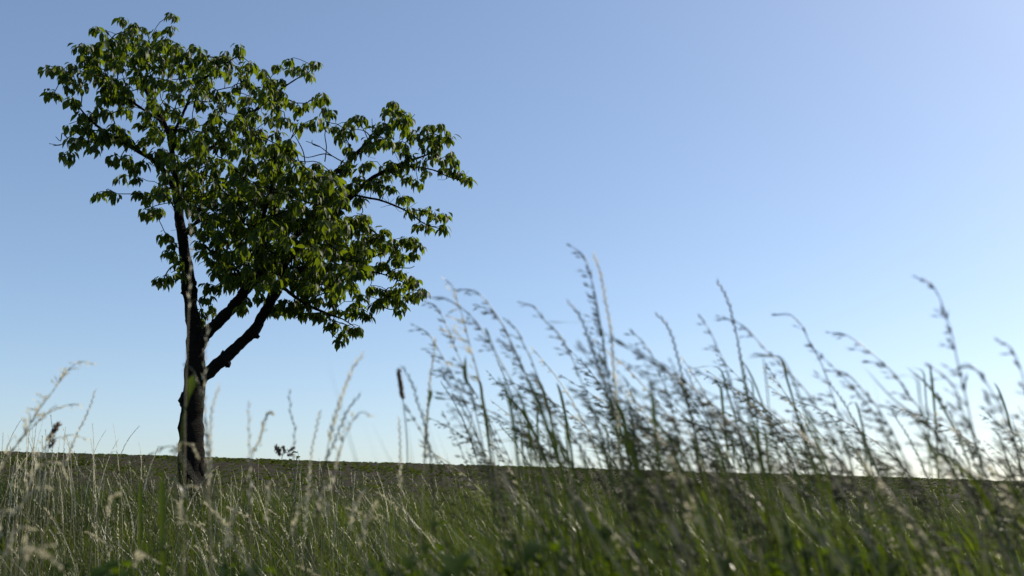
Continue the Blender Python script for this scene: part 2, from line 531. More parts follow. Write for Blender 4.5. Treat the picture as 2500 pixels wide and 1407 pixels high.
LIMBS = {
    'trunk': [(468, 1345, 0, 56), (468, 1300, 0, 40), (467, 1210, 0, 32), (467, 1110, 0, 28.5), (469, 1010, 0, 27), (474, 930, 0, 24), (478, 860, 0, 20.5), (473, 800, 0, 18),
              (468, 745, 0, 15), (462, 700, 0, 18), (455, 640, -.02, 14), (447, 580, -.05, 12.5), (437, 520, -.05, 11.5), (430, 470, -.05, 10.5)],
    'up': [(430, 475, -.05, 10), (424, 410, -.1, 9), (416, 345, -.1, 8.5), (400, 300, -.05, 8), (366, 243, 0, 6.5), (345, 185, .05, 5), (330, 125, .1, 3.5), (312, 75, .1, 2)],
    'left': [(430, 470, -.05, 8.5), (405, 425, -.2, 8), (375, 392, -.35, 7.5), (335, 368, -.45, 6.5), (292, 343, -.55, 5.5), (256, 322, -.6, 4.5), (215, 288, -.65, 3), (187, 253, -.7, 1.6)],
    'upper_left': [(400, 300, -.05, 5), (365, 277, -.25, 4.5), (335, 258, -.4, 4), (300, 232, -.5, 3.2), (262, 208, -.55, 2.6), (215, 178, -.6, 2), (165, 178, -.65, 1.5)],
    'upper_right': [(424, 420, -.1, 8), (470, 395, .15, 7.5), (539, 343, .4, 7), (590, 300, .5, 6), (640, 255, .55, 4.5), (690, 215, .6, 3.2), (745, 180, .6, 2)],
    'top_right': [(416, 345, -.1, 5), (450, 270, -.3, 4.5), (480, 210, -.4, 3.8), (530, 170, -.45, 3), (575, 140, -.5, 2)],
    'limb_a': [(478, 865, 0, 15), (500, 822, -.03, 14), (529, 790, -.08, 14.5), (555, 764, -.12, 14.5), (582, 733, -.17, 13), (612, 693, -.22, 12), (660, 640, -.3, 11), (712, 588, -.35, 10),
               (762, 528, -.35, 9.5), (798, 468, -.35, 9), (815, 424, -.33, 8), (847, 401, -.3, 6.5), (877, 368, -.28, 5.2), (908, 338, -.25, 4), (940, 312, -.22, 3), (962, 285, -.2, 2)],
    'limb_b': [(478, 940, 0, 17), (505, 913, .02, 15.5), (540, 884, .05, 16), (570, 856, .07, 14), (600, 828, .1, 14), (626, 800, .12, 14), (650, 758, .15, 12.5), (670, 718, .18, 13.5), (692, 688, .2, 13)],
    'limb_b_up': [(692, 690, .2, 12), (694, 645, .2, 11), (735, 602, .22, 10.5), (775, 558, .25, 10), (822, 512, .28, 9.5), (864, 474, .3, 8.5), (897, 444, .3, 7.5), (950, 412, .3, 5.5), (1003, 392, .28, 4), (1055, 372, .25, 2.5), (1080, 345, .22, 1.5)],
    'limb_b_out': [(692, 690, .2, 12), (720, 670, .3, 11), (756, 642, .45, 10), (790, 603, .55, 8.5), (834, 573, .6, 6.5), (870, 552, .6, 4.5), (905, 560, .6, 3), (940, 592, .6, 2)],
    'low_right': [(694, 705, .2, 6), (742, 740, .05, 5), (797, 765, -.1, 4), (836, 779, -.15, 2)],
    'mid_right': [(750, 648, .35, 6), (800, 652, .3, 5.5), (845, 650, .25, 5), (882, 640, .22, 4), (912, 627, .2, 3), (960, 610, .2, 2)],
    'mid_right_low': [(862, 646, .24, 3.2), (890, 652, .1, 3), (912, 664, .05, 2.6), (942, 672, 0, 2), (985, 690, 0, 1.5)],
    'arch': [(864, 476, .3, 4), (895, 483, .15, 3.6), (928, 489, .05, 3.4), (970, 505, 0, 3), (1000, 520, 0, 2.6), (1035, 546, 0, 2), (1072, 558, 0, 1.4)],
    'arch_top': [(998, 519, 0, 2), (1020, 514, -.02, 1.8), (1046, 521, -.03, 1.6), (1078, 540, -.05, 1.2)],
    'right_tip': [(950, 412, .3, 4), (1000, 407, .2, 3.2), (1056, 415, .1, 2.4), (1095, 432, .05, 1.8), (1130, 442, 0, 1.2)],
    'centre': [(612, 693, -.22, 7), (630, 620, -.6, 6.5), (640, 540, -.85, 6), (660, 470, -1.0, 5), (670, 400, -1.1, 3.5), (700, 350, -1.1, 2)],
    'centre_left': [(447, 580, -.05, 6), (490, 530, .3, 5.5), (530, 480, .6, 5), (560, 420, .8, 4), (570, 350, .9, 3), (600, 300, 1.0, 2)],
    'back': [(692, 690, .2, 7), (650, 610, .6, 6), (640, 530, .9, 5.2), (690, 450, 1.1, 4), (720, 400, 1.2, 3)],
    'left_low': [(455, 640, -.02, 3), (440, 645, -.1, 2.6), (415, 655, -.2, 2.2), (395, 690, -.25, 1.5)],
    'left_twig': [(447, 580, -.05, 2.6), (430, 555, -.15, 2.4), (428, 520, -.15, 2.2), (410, 475, -.2, 1.8), (395, 440, -.2, 1.2)],
    'inner_low': [(612, 693, -.22, 5), (570, 650, -.4, 4), (540, 600, -.5, 3.2), (500, 570, -.5, 2)],
}

tree = empty('cherry_tree', TB)
tag(tree, 'young leafy cherry tree with dark forked leaning trunk standing in the meadow', 'tree')

node_p, node_par, node_r = [], [], []


def add_nodes(P, r):
    prev = -1
    for p, q in zip(P, r):
        node_p.append(p); node_par.append(prev); node_r.append(q); prev = len(node_p) - 1


def bark_tube(name, key, sides, extra=()):
    P, r = limb(LIMBS[key])
    # resample finely
    s = np.concatenate([[0], np.cumsum(np.linalg.norm(np.diff(P, axis=0), axis=1))])
    step = max(0.022, r.mean() * 0.6)
    k = max(6, int(s[-1] / step))
    t = np.linspace(0, s[-1], k)
    P2 = np.stack([np.interp(t, s, P[:, i]) for i in range(3)], 1)
    r2 = np.interp(t, s, r)
    lr = np.random.default_rng(abs(hash(key)) % 1000 if False else sum(map(ord, key)))
    wv = lr.standard_normal((k, 2)); wv = (wv + np.roll(wv, 1, 0) + np.roll(wv, 2, 0)) / 3
    P2[1:-1, 0] += wv[1:-1, 0] * r2[1:-1] * 0.12
    P2[1:-1, 1] += wv[1:-1, 1] * r2[1:-1] * 0.22
    nz = lr.standard_normal(k)
    r2 = r2 * (1 + 0.045 * nz)
    mb = MB()
    mb.tube(P2, r2, sides, 0.5, True, 0.045, sum(map(ord, key)))
    for (px, py, dy, rad) in extra:                       # burrs and pruned stubs
        c = at(px, py, TY + dy)
        q = rad * PXM
        th = np.linspace(0, math.pi, 6)
        n0 = mb.n
        V = [c + np.array([0, 0, q])]
        for a in th[1:-1]:
            for b in np.arange(8) * math.pi / 4:
                g = 1 + 0.18 * lr.standard_normal()
                V.append(c + q * g * np.array([math.sin(a) * math.cos(b), math.sin(a) * math.sin(b), math.cos(a) * 1.15]))
        V.append(c - np.array([0, 0, q]))
        T = []
        for j in range(8):
            T.append((0, 1 + j, 1 + (j + 1) % 8))
            for i in range(3):
                a0 = 1 + i * 8 + j; b0 = 1 + i * 8 + (j + 1) % 8
                T += [(a0, a0 + 8, b0 + 8), (a0, b0 + 8, b0)]
            T.append((len(V) - 1, 25 + (j + 1) % 8, 25 + j))
        mb.add(V, T, 0.5)
    ob = mb.build(name, M['bark'], tree, True, TB)
    if key == 'trunk':
        sel = t > 2.6
        add_nodes(P2[sel], r2[sel])
    else:
        start = 0 if r2[0] < 8 * PXM else int(k * 0.25)
        add_nodes(P2[start:], r2[start:])
    return ob


EXTRA = {'trunk': [(452, 972, 0, 15), (449, 985, 0, 11), (452, 712, 0, 10), (472, 708, 0, 12), (470, 692, 0, 10), (456, 1085, -.03, 19), (484, 1150, 0, 17), (481, 935, 0, 18)],
         'limb_a': [(545, 768, -.1, 9), (566, 762, -.15, 8), (486, 843, 0, 12)],
         'limb_b': [(546, 868, .05, 11), (556, 890, .07, 8), (624, 818, .12, 9), (492, 925, 0, 13), (664, 706, .15, 10)]}
for key in LIMBS:
    big = key in ('trunk',)
    bark_tube('trunk' if big else 'branch', key, 22 if big else (14 if key.startswith('limb') else 8), EXTRA.get(key, ()))

# --- leaf clusters, traced from the photograph: zoom-window coordinates -> photo pixels
def win(x0, y0, s, L):
    return [(x0 + a * s, y0 + b * s) for a, b in L]


CL = []
CL += win(80, 0, 0.3555, [(620, 150), (700, 200), (760, 230), (860, 240), (955, 130), (960, 215), (430, 230), (490, 240), (620, 260), (540, 300), (310, 350), (360, 340), (440, 360), (350, 430), (430, 430),
    (520, 380), (120, 490), (190, 490), (270, 480), (220, 550), (330, 540), (360, 600), (150, 660), (115, 665), (250, 630), (310, 610), (650, 330), (700, 320), (780, 320), (850, 320), (900, 320), (980, 360), (980, 420),
    (1120, 350), (1150, 390), (1090, 450), (1220, 430), (1330, 390), (1410, 365), (1300, 430), (1360, 470), (1490, 465), (1570, 510), (1620, 580), (640, 430), (720, 440), (780, 450), (860, 420), (940, 450),
    (560, 460), (620, 500), (700, 560), (580, 580), (640, 620), (480, 690), (540, 690), (610, 690), (520, 790), (450, 770), (410, 820), (380, 850), (240, 890), (300, 890), (370, 900), (430, 960), (490, 960), (350, 990),
    (280, 1000), (430, 1020), (550, 960), (215, 1090), (260, 1090), (560, 1110), (600, 1120), (620, 1240), (690, 1180), (720, 1250), (760, 1150), (460, 1360), (520, 1340), (580, 1370), (740, 1360), (800, 1370),
    (680, 700), (740, 880), (800, 980), (560, 880), (1010, 300 + 60), (1250, 500), (1180, 480), (560, 360), (480, 330), (820, 380), (430, 480), (480, 520), (620, 960), (660, 1000)])
CL += win(580, 100, 0.3555, [(15, 90), (80, 190), (170, 230), (280, 200), (360, 160), (370, 210), (300, 300), (480, 200), (530, 180), (490, 250), (200, 290), (230, 350), (580, 400), (610, 420), (600, 500), (640, 500),
    (545, 430), (470, 470), (430, 490), (300, 440), (370, 450), (550, 560), (490, 600), (600, 590), (820, 560), (770, 600), (860, 570), (680, 620), (720, 640), (700, 700), (780, 660), (760, 760), (890, 720), (920, 740),
    (870, 760), (1060, 450), (1040, 500), (1110, 500), (1160, 530), (1090, 560), (1130, 590), (1000, 610), (1050, 630), (1170, 560), (1270, 630), (1330, 620), (1390, 610), (1420, 650), (1200, 650), (1240, 690),
    (1310, 680), (1370, 690), (1140, 640), (1180, 690), (1040, 710), (980, 720), (1100, 740), (1160, 740), (1290, 760), (1370, 780), (1310, 830), (1460, 800), (1480, 850), (1400, 850), (1270, 860), (1200, 870),
    (1420, 910), (1480, 900), (1520, 920), (1580, 970), (1300, 930), (1240, 980), (1180, 960), (1100, 900), (1150, 860), (1060, 850), (1000, 900), (1030, 960), (1050, 1040), (960, 970), (970, 1030), (860, 880),
    (900, 870), (760, 880), (720, 900), (840, 960), (730, 1060), (770, 1050), (650, 1110), (840, 1100), (1140, 1100), (1170, 1110), (1190, 1190), (1230, 1200), (1300, 1180), (1350, 1210), (1410, 1220), (1240, 1290),
    (1310, 1290), (1410, 1310), (600, 1170), (640, 1210), (850, 1230), (900, 1230), (800, 1250), (900, 1320), (420, 600), (350, 740), (390, 760), (330, 560)])
CL += win(330, 450, 0.3554, [(30, 90), (60, 210), (110, 200), (150, 200), (200, 60), (190, 360), (220, 380), (260, 430), (220, 490), (280, 500), (300, 570), (180, 680), (250, 650), (310, 640), (160, 690), (330, 110),
    (360, 160), (430, 190), (470, 220), (400, 320), (460, 360), (460, 450), (470, 510), (430, 440), (500, 720), (540, 750), (480, 800), (540, 870), (450, 900), (450, 960), (460, 1010), (590, 720), (620, 640), (600, 560),
    (560, 480), (770, 820), (860, 780), (740, 850), (950, 860), (1010, 830), (1020, 880), (1080, 870), (1110, 870), (1170, 720), (1200, 750), (1160, 830), (1200, 900), (1280, 930), (1250, 800), (660, 700), (720, 680), (800, 650), (560, 620)])
CL += win(650, 450, 0.3056, [(20, 960), (120, 990), (60, 1020), (140, 1010), (210, 1010), (230, 960), (310, 1000), (300, 1070), (380, 1070), (450, 1080), (340, 850), (390, 850), (290, 890), (250, 830), (430, 940), (520, 960),
    (560, 1030), (540, 900), (580, 870), (500, 830), (540, 1150), (520, 1140), (650, 1170), (700, 1180), (760, 1190), (600, 1220), (590, 1280), (690, 1040), (740, 1050), (810, 1060), (730, 980), (690, 990), (860, 980),
    (900, 970), (940, 960), (990, 930), (1060, 1030), (1070, 990), (1080, 930), (1000, 870), (970, 900), (900, 880), (830, 860), (760, 930), (1070, 840), (1160, 790), (1190, 800), (1120, 820), (1150, 910), (1200, 890),
    (1250, 880), (900, 680), (950, 690), (1070, 740), (1030, 730), (760, 690), (820, 740), (1010, 620), (1060, 640), (1090, 600), (1040, 550), (1140, 500), (1180, 580), (1210, 510), (1170, 450), (1100, 450), (1020, 480),
    (960, 510), (900, 500), (850, 470), (800, 430), (780, 480), (700, 380), (760, 320), (810, 300), (740, 300), (680, 330), (640, 300), (870, 560), (830, 540), (760, 560), (700, 570), (620, 500), (560, 480), (560, 580),
    (620, 600), (660, 660), (720, 610), (480, 600), (510, 690), (580, 760)])
INNER = [(240, 110), (300, 80), (400, 100), (500, 150), (560, 150), (640, 200), (700, 245), (700, 290), (690, 340), (720, 385), (800, 405), (830, 440), (860, 480), (830, 520), (850, 560), (880, 600), (900, 650),
         (870, 700), (800, 730), (740, 715), (680, 690), (620, 715), (560, 690), (520, 650), (500, 580), (480, 530), (430, 500), (380, 480), (350, 440), (400, 400), (360, 330), (310, 280), (240, 250), (220, 190), (200, 150)]
GAPS = [(345, 262, 30), (402, 252, 17), (470, 255, 12), (318, 300, 22), (385, 352, 18), (300, 210, 10), (545, 205, 12), (770, 340, 40)]


def inside(x, y, poly):
    c = False
    j = len(poly) - 1
    for i in range(len(poly)):
        xi, yi = poly[i]; xj, yj = poly[j]
        if (yi > y) != (yj > y) and x < (xj - xi) * (y - yi) / (yj - yi) + xi:
            c = not c
        j = i
    return c


limbs3 = np.array(node_p)
limb_px = np.stack([1250 + F * (limbs3 @ RIGHT) / ((limbs3 - CAM) @ FWD), 703.5 - F * ((limbs3 - CAM) @ UP) / ((limbs3 - CAM) @ FWD)], 1)
clusters = []
for (a, b) in CL:
    d = np.hypot(limb_px[:, 0] - a, limb_px[:, 1] - b)
    near = np.argsort(d)[:40]
    j = near[random.randrange(12)]
    off = limbs3[j][1] - TY + random.gauss(0, 0.12 + 0.0022 * min(d.min(), 90))
    clusters.append((a + random.gauss(0, 2), b + random.gauss(0, 2), off, 1))
yy = 75
while yy < 740:
    xx = 190
    while xx < 920:
        a = xx + random.uniform(-14, 14); b = yy + random.uniform(-14, 14)
        if inside(a, b, INNER) and all(math.hypot(a - g[0], b - g[1]) > g[2] for g in GAPS):
            f = 0.85 if b < 330 else 1.25
            for q in range(2 if (b > 300 and random.random() < (0.85 if b > 420 else .45)) else 1):
                clusters.append((a + q * 9, b + q * 9, max(-1.5, min(1.5, random.gauss(-.22, 0.66 * f))), 0))
        xx += 25
    yy += 25
for q in range(120):                                     # dense lower right heart of the crown
    a = random.gauss(690, 95); b = random.gauss(540, 85)
    if inside(a, b, INNER):
        clusters.append((a, b, random.uniform(-1.0, 1.0), 0))
for key in ('left', 'upper_left', 'up', 'limb_a', 'limb_b_up', 'limb_b_out', 'upper_right', 'centre'):   # leafy spurs along the limbs
    for (a, b, c, r) in LIMBS[key][2 if not key.startswith('limb_a') else 6:]:
        for q in range(2):
            clusters.append((a + random.gauss(0, 14), b + random.gauss(8, 12), c - random.uniform(.05, .3), 0))

# --- grow twigs from the limbs to every cluster
tgt = [at(a, b - 14, TY + c) for a, b, c, k in clusters]
order = sorted(range(len(tgt)), key=lambda i: float(np.min(np.linalg.norm(limbs3 - tgt[i], axis=1))))
NP = np.zeros((30000, 3)); nn = len(node_p); NP[:nn] = limbs3
NPAR = list(node_par); NR = list(node_r)
n_limb = nn
twig_paths = []
centre3 = at(560, 520, TY)
for i in order:
    p = tgt[i]
    d = np.linalg.norm(NP[:nn] - p, axis=1)
    # a twig leaves towards the outside: prefer parents nearer to the crown's middle and lower down
    pen = 0.35 * np.maximum(0, np.linalg.norm(NP[:nn] - centre3, axis=1) - np.linalg.norm(p - centre3)) + 0.25 * np.maximum(0, NP[:nn, 2] - p[2])
    j = int(np.argmin(d + pen))
    a = NP[j].copy()
    L = np.linalg.norm(p - a)
    k = max(2, int(L / 0.06))
    mid = (a + p) / 2 + np.array([random.gauss(0, .08), random.gauss(0, .08), 0.10 + random.gauss(0, .06)]) * L
    path = [a]
    par = j
    for q in range(1, k + 1):
        t = q / k
        c = a * (1 - t) ** 2 + 2 * mid * t * (1 - t) + p * t * t
        if q < k:
            c = c + np.array([random.gauss(0, 1), random.gauss(0, 1), random.gauss(0, 1)]) * 0.006
        NP[nn] = c; NPAR.append(par); NR.append(0.0); par = nn; nn += 1
        path.append(c)
    twig_paths.append((j, nn - k, nn))
cnt = np.zeros(nn)
for (j, s, e) in twig_paths:
    q = e - 1
    while q >= n_limb:
        cnt[q] += 1; q = NPAR[q]
tw = MB()
for (j, s, e) in twig_paths:
    P = np.vstack([NP[j], NP[s:e]])
    rr = np.concatenate([[0.0022 + 0.0017 * math.sqrt(cnt[s])], 0.0018 + 0.0017 * np.sqrt(cnt[s:e])])
    tw.tube(P, rr, 5, 0.5, True, 0.0)
# small leafless spurs along the limbs
for q in range(260):
    j = random.randrange(n_limb)
    a = NP[j]
    dd = np.array([random.gauss(0, 1), random.gauss(0, 1), random.gauss(0.25, .7)]); dd /= np.linalg.norm(dd)
    L = random.uniform(.05, .2)
    b = a + dd * L * .5 + np.array([0, 0, random.gauss(0, .01)]); c = a + dd * L + np.array([random.gauss(0, .015), 0, .02])
    tw.tube([a, b, c], [.003, .0022, .0014], 4, 0.5)
tw_o = tw.build('twigs', M['bark'], tree, True, TB)
tag(tw_o, kind='stuff')

# bare twigs that stand clear of the leaves
BARE = [[(256, 322, -.6), (222, 318, -.6), (192, 322, -.6), (165, 338, -.6), (148, 354, -.6), (120, 351, -.6)], [(148, 354, -.6), (130, 356, -.62)], [(165, 338, -.6), (152, 325, -.6), (148, 345, -.62), (136, 334, -.6)],
        [(847, 401, -.3), (811, 381, -.3), (780, 358, -.28), (747, 345, -.25)], [(780, 358, -.28), (763, 352, -.3), (762, 342, -.3)], [(811, 381, -.3), (790, 376, -.35), (750, 385, -.4), (728, 375, -.4)],
        [(745, 400, -.9), (740, 370, -.9), (725, 340, -.9), (720, 332, -.9)], [(793, 395, -.2), (797, 360, -.2), (793, 330, -.2), (797, 300, -.2), (785, 270, -.2), (783, 245, -.2)],
        [(962, 285, -.2), (990, 300, -.15), (1003, 290, -.1), (1013, 279, -.1)], [(908, 338, -.25), (909, 315, -.2), (908, 290, -.2)], [(908, 338, -.25), (890, 320, -.25), (865, 316, -.25)],
        [(797, 765, -.1), (806, 785, -.1), (806, 810, -.1), (820, 825, -.1), (832, 838, -.1)], [(806, 780, -.1), (835, 790, -.1), (858, 798, -.1)], [(864, 474, .3), (885, 510, .2), (881, 523, .2), (870, 520, .2)],
        [(881, 523, .2), (890, 526, .2)], [(940, 672, 0), (970, 655, 0), (1000, 655, 0), (1012, 650, 0)], [(930, 720, 0), (965, 722, 0), (998, 720, 0)], [(935, 750, 0), (955, 756, 0), (975, 750, 0)],
        [(187, 253, -.7), (200, 262, -.7)], [(200, 230, -.6), (199, 250, -.6), (196, 262, -.6)]]
for L in BARE:
    P = smooth_line(np.array([at(a, b, TY + c) for a, b, c in L]), 3)
    mb = MB()
    mb.tube(P, np.linspace(.0068, .0030, len(P)), 6, 0.5)
    mb.build('bare_twig', M['bark'], tree, True, TB)

# --- leaves
def leaf_shape(L, wd, curl, fold):
    """one cherry leaf along +X (local), drooping towards -Z, with petiole: verts, tris"""
    st = [0.0, 0.16, 0.38, 0.62, 0.84, 1.0]
    wv = [0.06, 0.62, 1.0, 0.86, 0.40, 0.0]
    V, T = [], []
    pet = 0.22 * L
    for s, w in zip(st, wv):
        x = pet + L * s
        z = -curl * L * s * s
        h = w * wd / 2
        V += [(x, -h, z + fold * h), (x, 0, z), (x, h, z + fold * h)]
    V[-3:] = [V[-2]]
    for i in range(4):
        a = 3 * i
        for j in (0, 1):
            T += [(a + j, a + j + 3, a + j + 4), (a + j, a + j + 4, a + j + 1)]
    a = 12
    T += [(a, 15, a + 1), (a + 1, 15, a + 2)]
    n = len(V)
    pw = 0.0012
    V += [(0, -pw, 0.0), (0, pw, 0.0), (pet * 1.05, pw, 0), (pet * 1.05, -pw, 0)]
    T += [(n, n + 3, n + 2), (n, n + 2, n + 1)]
    return np.array(V, float), np.array(T, int)


LV = [leaf_shape(0.112, 0.060, 0.30, 0.35), leaf_shape(0.100, 0.052, 0.15, 0.55), leaf_shape(0.125, 0.064, 0.42, 0.25),
      leaf_shape(0.088, 0.046, 0.22, 0.45), leaf_shape(0.105, 0.056, 0.50, 0.40), leaf_shape(0.118, 0.056, 0.10, 0.65)]
leaves = []            # (variant, 3x3 axes, position, tone, traced, depth)
for (a, b, c, k), p in zip(clusters, tgt):
    nl = random.randint(14, 20) if k else random.randint(14, 19)
    sprd = random.uniform(0.018, 0.042)
    ct = random.uniform(0.0, 0.6)
    for q in range(nl):
        ph = q * 2.4 + random.uniform(-.5, .5)
        rad = np.array([math.cos(ph), math.sin(ph), 0.0])
        base = p + rad * sprd * random.uniform(.2, 1) + np.array([0, 0, random.uniform(-.04, .02)])
        droop = random.uniform(0.6, 2.4)
        if not k and random.random() < 0.05:
            droop = random.uniform(-0.3, 0.3)
        ax = rad * 1.0 + np.array([-0.10, 0, -droop]) + np.array([random.gauss(0, .25), random.gauss(0, .25), 0])
        ax /= np.linalg.norm(ax)
        up = np.array([0, 0, 1.0]) + rad * 0.8 + np.array([random.gauss(0, .4), random.gauss(0, .4), 0])
        side = np.cross(up, ax); side /= np.linalg.norm(side)
        nrm = np.cross(ax, side)
        s = random.choice((1, 1, 1, .7)) * random.uniform(0.56, 0.94)
        leaves.append((random.randrange(6), np.stack([ax, side, nrm], 1) * s, base, min(1, ct + random.uniform(0, .4)), k, base[1]))
# the leaves that show largest: on the traced outer clusters, nearest to the viewer
big = sorted([i for i in range(len(leaves)) if leaves[i][4]], key=lambda i: leaves[i][5] - 2.0 * abs(np.linalg.det(leaves[i][1])) - 0.6 * abs(leaves[i][1][1, 2]))[:295]
bigset = set(big)
mb = MB()
for i, (v, A, p, tone, k, dz) in enumerate(leaves):
    if i in bigset:
        continue
    mb.add(LV[v][0] @ A.T + p, LV[v][1], tone)
crown = mb.build('crown', M['cherry'], tree, False, TB)
tag(crown, kind='stuff')
lm = {}
for i in big:
    v, A, p, tone, k, dz = leaves[i]
    tq = round(tone * 3) / 3
    if (v, tq) not in lm:
        b1 = MB(); b1.add(LV[v][0], LV[v][1], tq)
        lm[(v, tq)] = b1.mesh('leaf', M['cherry'])
    o = bpy.data.objects.new('leaf', lm[(v, tq)])
    col.objects.link(o)
    o.parent = crown
    o.matrix_basis = Matrix.Translation(Vector(p - TB)) @ Matrix([list(r) for r in A]).to_4x4()

# ------------------------------------------------------------------ tall grasses
WIND = np.array([-1.0, 0.05, -0.15])


def head_oat(mb, P, seed, size=1.0, droop=0.5, dense=1.0, wind=WIND):
    """open panicle: side branchlets with hanging spikelets, streaming down-wind"""
    rr = random.Random(seed)
    s = np.concatenate([[0], np.cumsum(np.linalg.norm(np.diff(P, axis=0), axis=1))])
    n = max(5, int(s[-1] / 0.019 * dense))
    for i in range(n):
        f = min(1, (i + 0.9 * rr.random()) / n)
        c = np.array([np.interp(f * s[-1], s, P[:, k]) for k in range(3)])
        c2 = np.array([np.interp(min(s[-1], f * s[-1] + .01), s, P[:, k]) for k in range(3)])
        tn = c2 - c; tn /= np.linalg.norm(tn) + 1e-9
        for q in range(2):
            mb.spikelet(c, tn + np.array([rr.gauss(-.12, .2), rr.gauss(0, .2), rr.gauss(0, .15)]), rr.uniform(.011, .017), rr.uniform(.0009, .0014), rr.random())
        bl = (0.052 * (1 - f) + 0.010) * size * rr.choice((.35, .7, 1, 1, 1.25, 1.5))
        if rr.random() < .16:
            continue
        for q in range(rr.choice((2, 2, 3)) if f < 0.75 else 1):
            d = tn * 0.8 + wind * rr.uniform(.15, .75) + np.array([rr.gauss(0, .22), rr.gauss(0, .35), rr.gauss(0, .16) - droop * .12])
            d /= np.linalg.norm(d)
            L = bl * rr.uniform(.45, 1.15)
            e1 = c + d * L * .55
            e2 = c + d * L + np.array([-0.25, 0, -droop]) * L * .25
            e2d = e2 - e1
            mb.tube([c, e1, e2], [.0005, .0004, .0004], 3, 0.4, False)
            k = max(2, int(L / 0.0075) + 1)
            for g in range(k):
                t = 1 - g / (k + 0.8)
                p = e1 * (1 - t) + e2 * t if t > .5 else c * (1 - t) + e1 * t
                sd_ = e2d / (np.linalg.norm(e2d) + 1e-9) + np.array([rr.gauss(0, .16), rr.gauss(0, .2), rr.gauss(0, .14)])
                mb.spikelet(p, sd_, rr.uniform(.010, .016) * (0.8 + .2 * size), rr.uniform(.0009, .0016), rr.random())
    mb.spikelet(P[-1], P[-1] - P[-2], .011, .0017, .5)


def head_spike(mb, P, seed, size=1.0, gap=0.0065):
    """narrow spike: spikelets pressed against the axis on both sides"""
    rr = random.Random(seed)
    s = np.concatenate([[0], np.cumsum(np.linalg.norm(np.diff(P, axis=0), axis=1))])
    n = max(8, int(s[-1] / gap))
    for i in range(n):
        f = i / n
        c = np.array([np.interp(f * s[-1], s, P[:, k]) for k in range(3)])
        c2 = np.array([np.interp(min(s[-1], f * s[-1] + .008), s, P[:, k]) for k in range(3)])
        tn = c2 - c; tn /= np.linalg.norm(tn) + 1e-9
        a = i * math.pi + rr.gauss(0, .5)
        d = tn + np.array([math.cos(a), math.sin(a), 0]) * 0.33
        mb.spikelet(c, d, rr.uniform(.011, .016) * size, .0016 * size * (1.15 - .5 * f), rr.random())


def head_fog(mb, P, seed, size=1.0):
    """soft dense panicle, overlapping pale spikelets on short branchlets"""
    rr = random.Random(seed)
    s = np.concatenate([[0], np.cumsum(np.linalg.norm(np.diff(P, axis=0), axis=1))])
    n = max(12, int(s[-1] / 0.0042))
    for i in range(n):
        f = i / n
        c = np.array([np.interp(f * s[-1], s, P[:, k]) for k in range(3)])
        c2 = np.array([np.interp(min(s[-1], f * s[-1] + .008), s, P[:, k]) for k in range(3)])
        tn = c2 - c; tn /= np.linalg.norm(tn) + 1e-9
        lobe = 0.6 + 0.4 * math.sin(i * 0.9)
        for q in range(2):
            d = tn * 1.1 + np.array([rr.gauss(0, .4), rr.gauss(0, .4), rr.gauss(-.2, .35)])
            d /= np.linalg.norm(d)
            p = c + d * rr.uniform(0, .010) * size * (1.1 - .8 * f) * lobe
            mb.spikelet(p, d + tn * .5, rr.uniform(.006, .0095), .0019, rr.random())


def head_foxtail(mb, P, seed, rad=0.0042):
    rr = random.Random(seed)
    mb.tube(P, np.interp(np.linspace(0, 1, len(P)), [0, .12, .8, 1], [.3, .9, .9, .35]) * rad, 7, .3)
    for i in range(150):
        f = rr.random()
        k = f * (len(P) - 1); j = min(len(P) - 2, int(k))
        c = P[j] + (P[j + 1] - P[j]) * (k - j)
        tn = P[-1] - P[0]; tn = tn / np.linalg.norm(tn)
        a = rr.random() * 6.283
        o = np.array([math.cos(a), math.sin(a), 0])
        mb.spikelet(c + o * rad * .7, o * .8 + tn, .005, .0010, rr.random())


HEADS = {'oat': (head_oat, 'seed', 'stem'), 'pale_oat': (head_oat, 'pale_seed', 'straw'), 'spike': (head_spike, 'seed', 'stem'),
         'pale_spike': (head_spike, 'pale_seed', 'straw'), 'fog': (head_fog, 'soft_seed', 'stem'), 'foxtail': (head_foxtail, 'brown_seed', 'stem')}


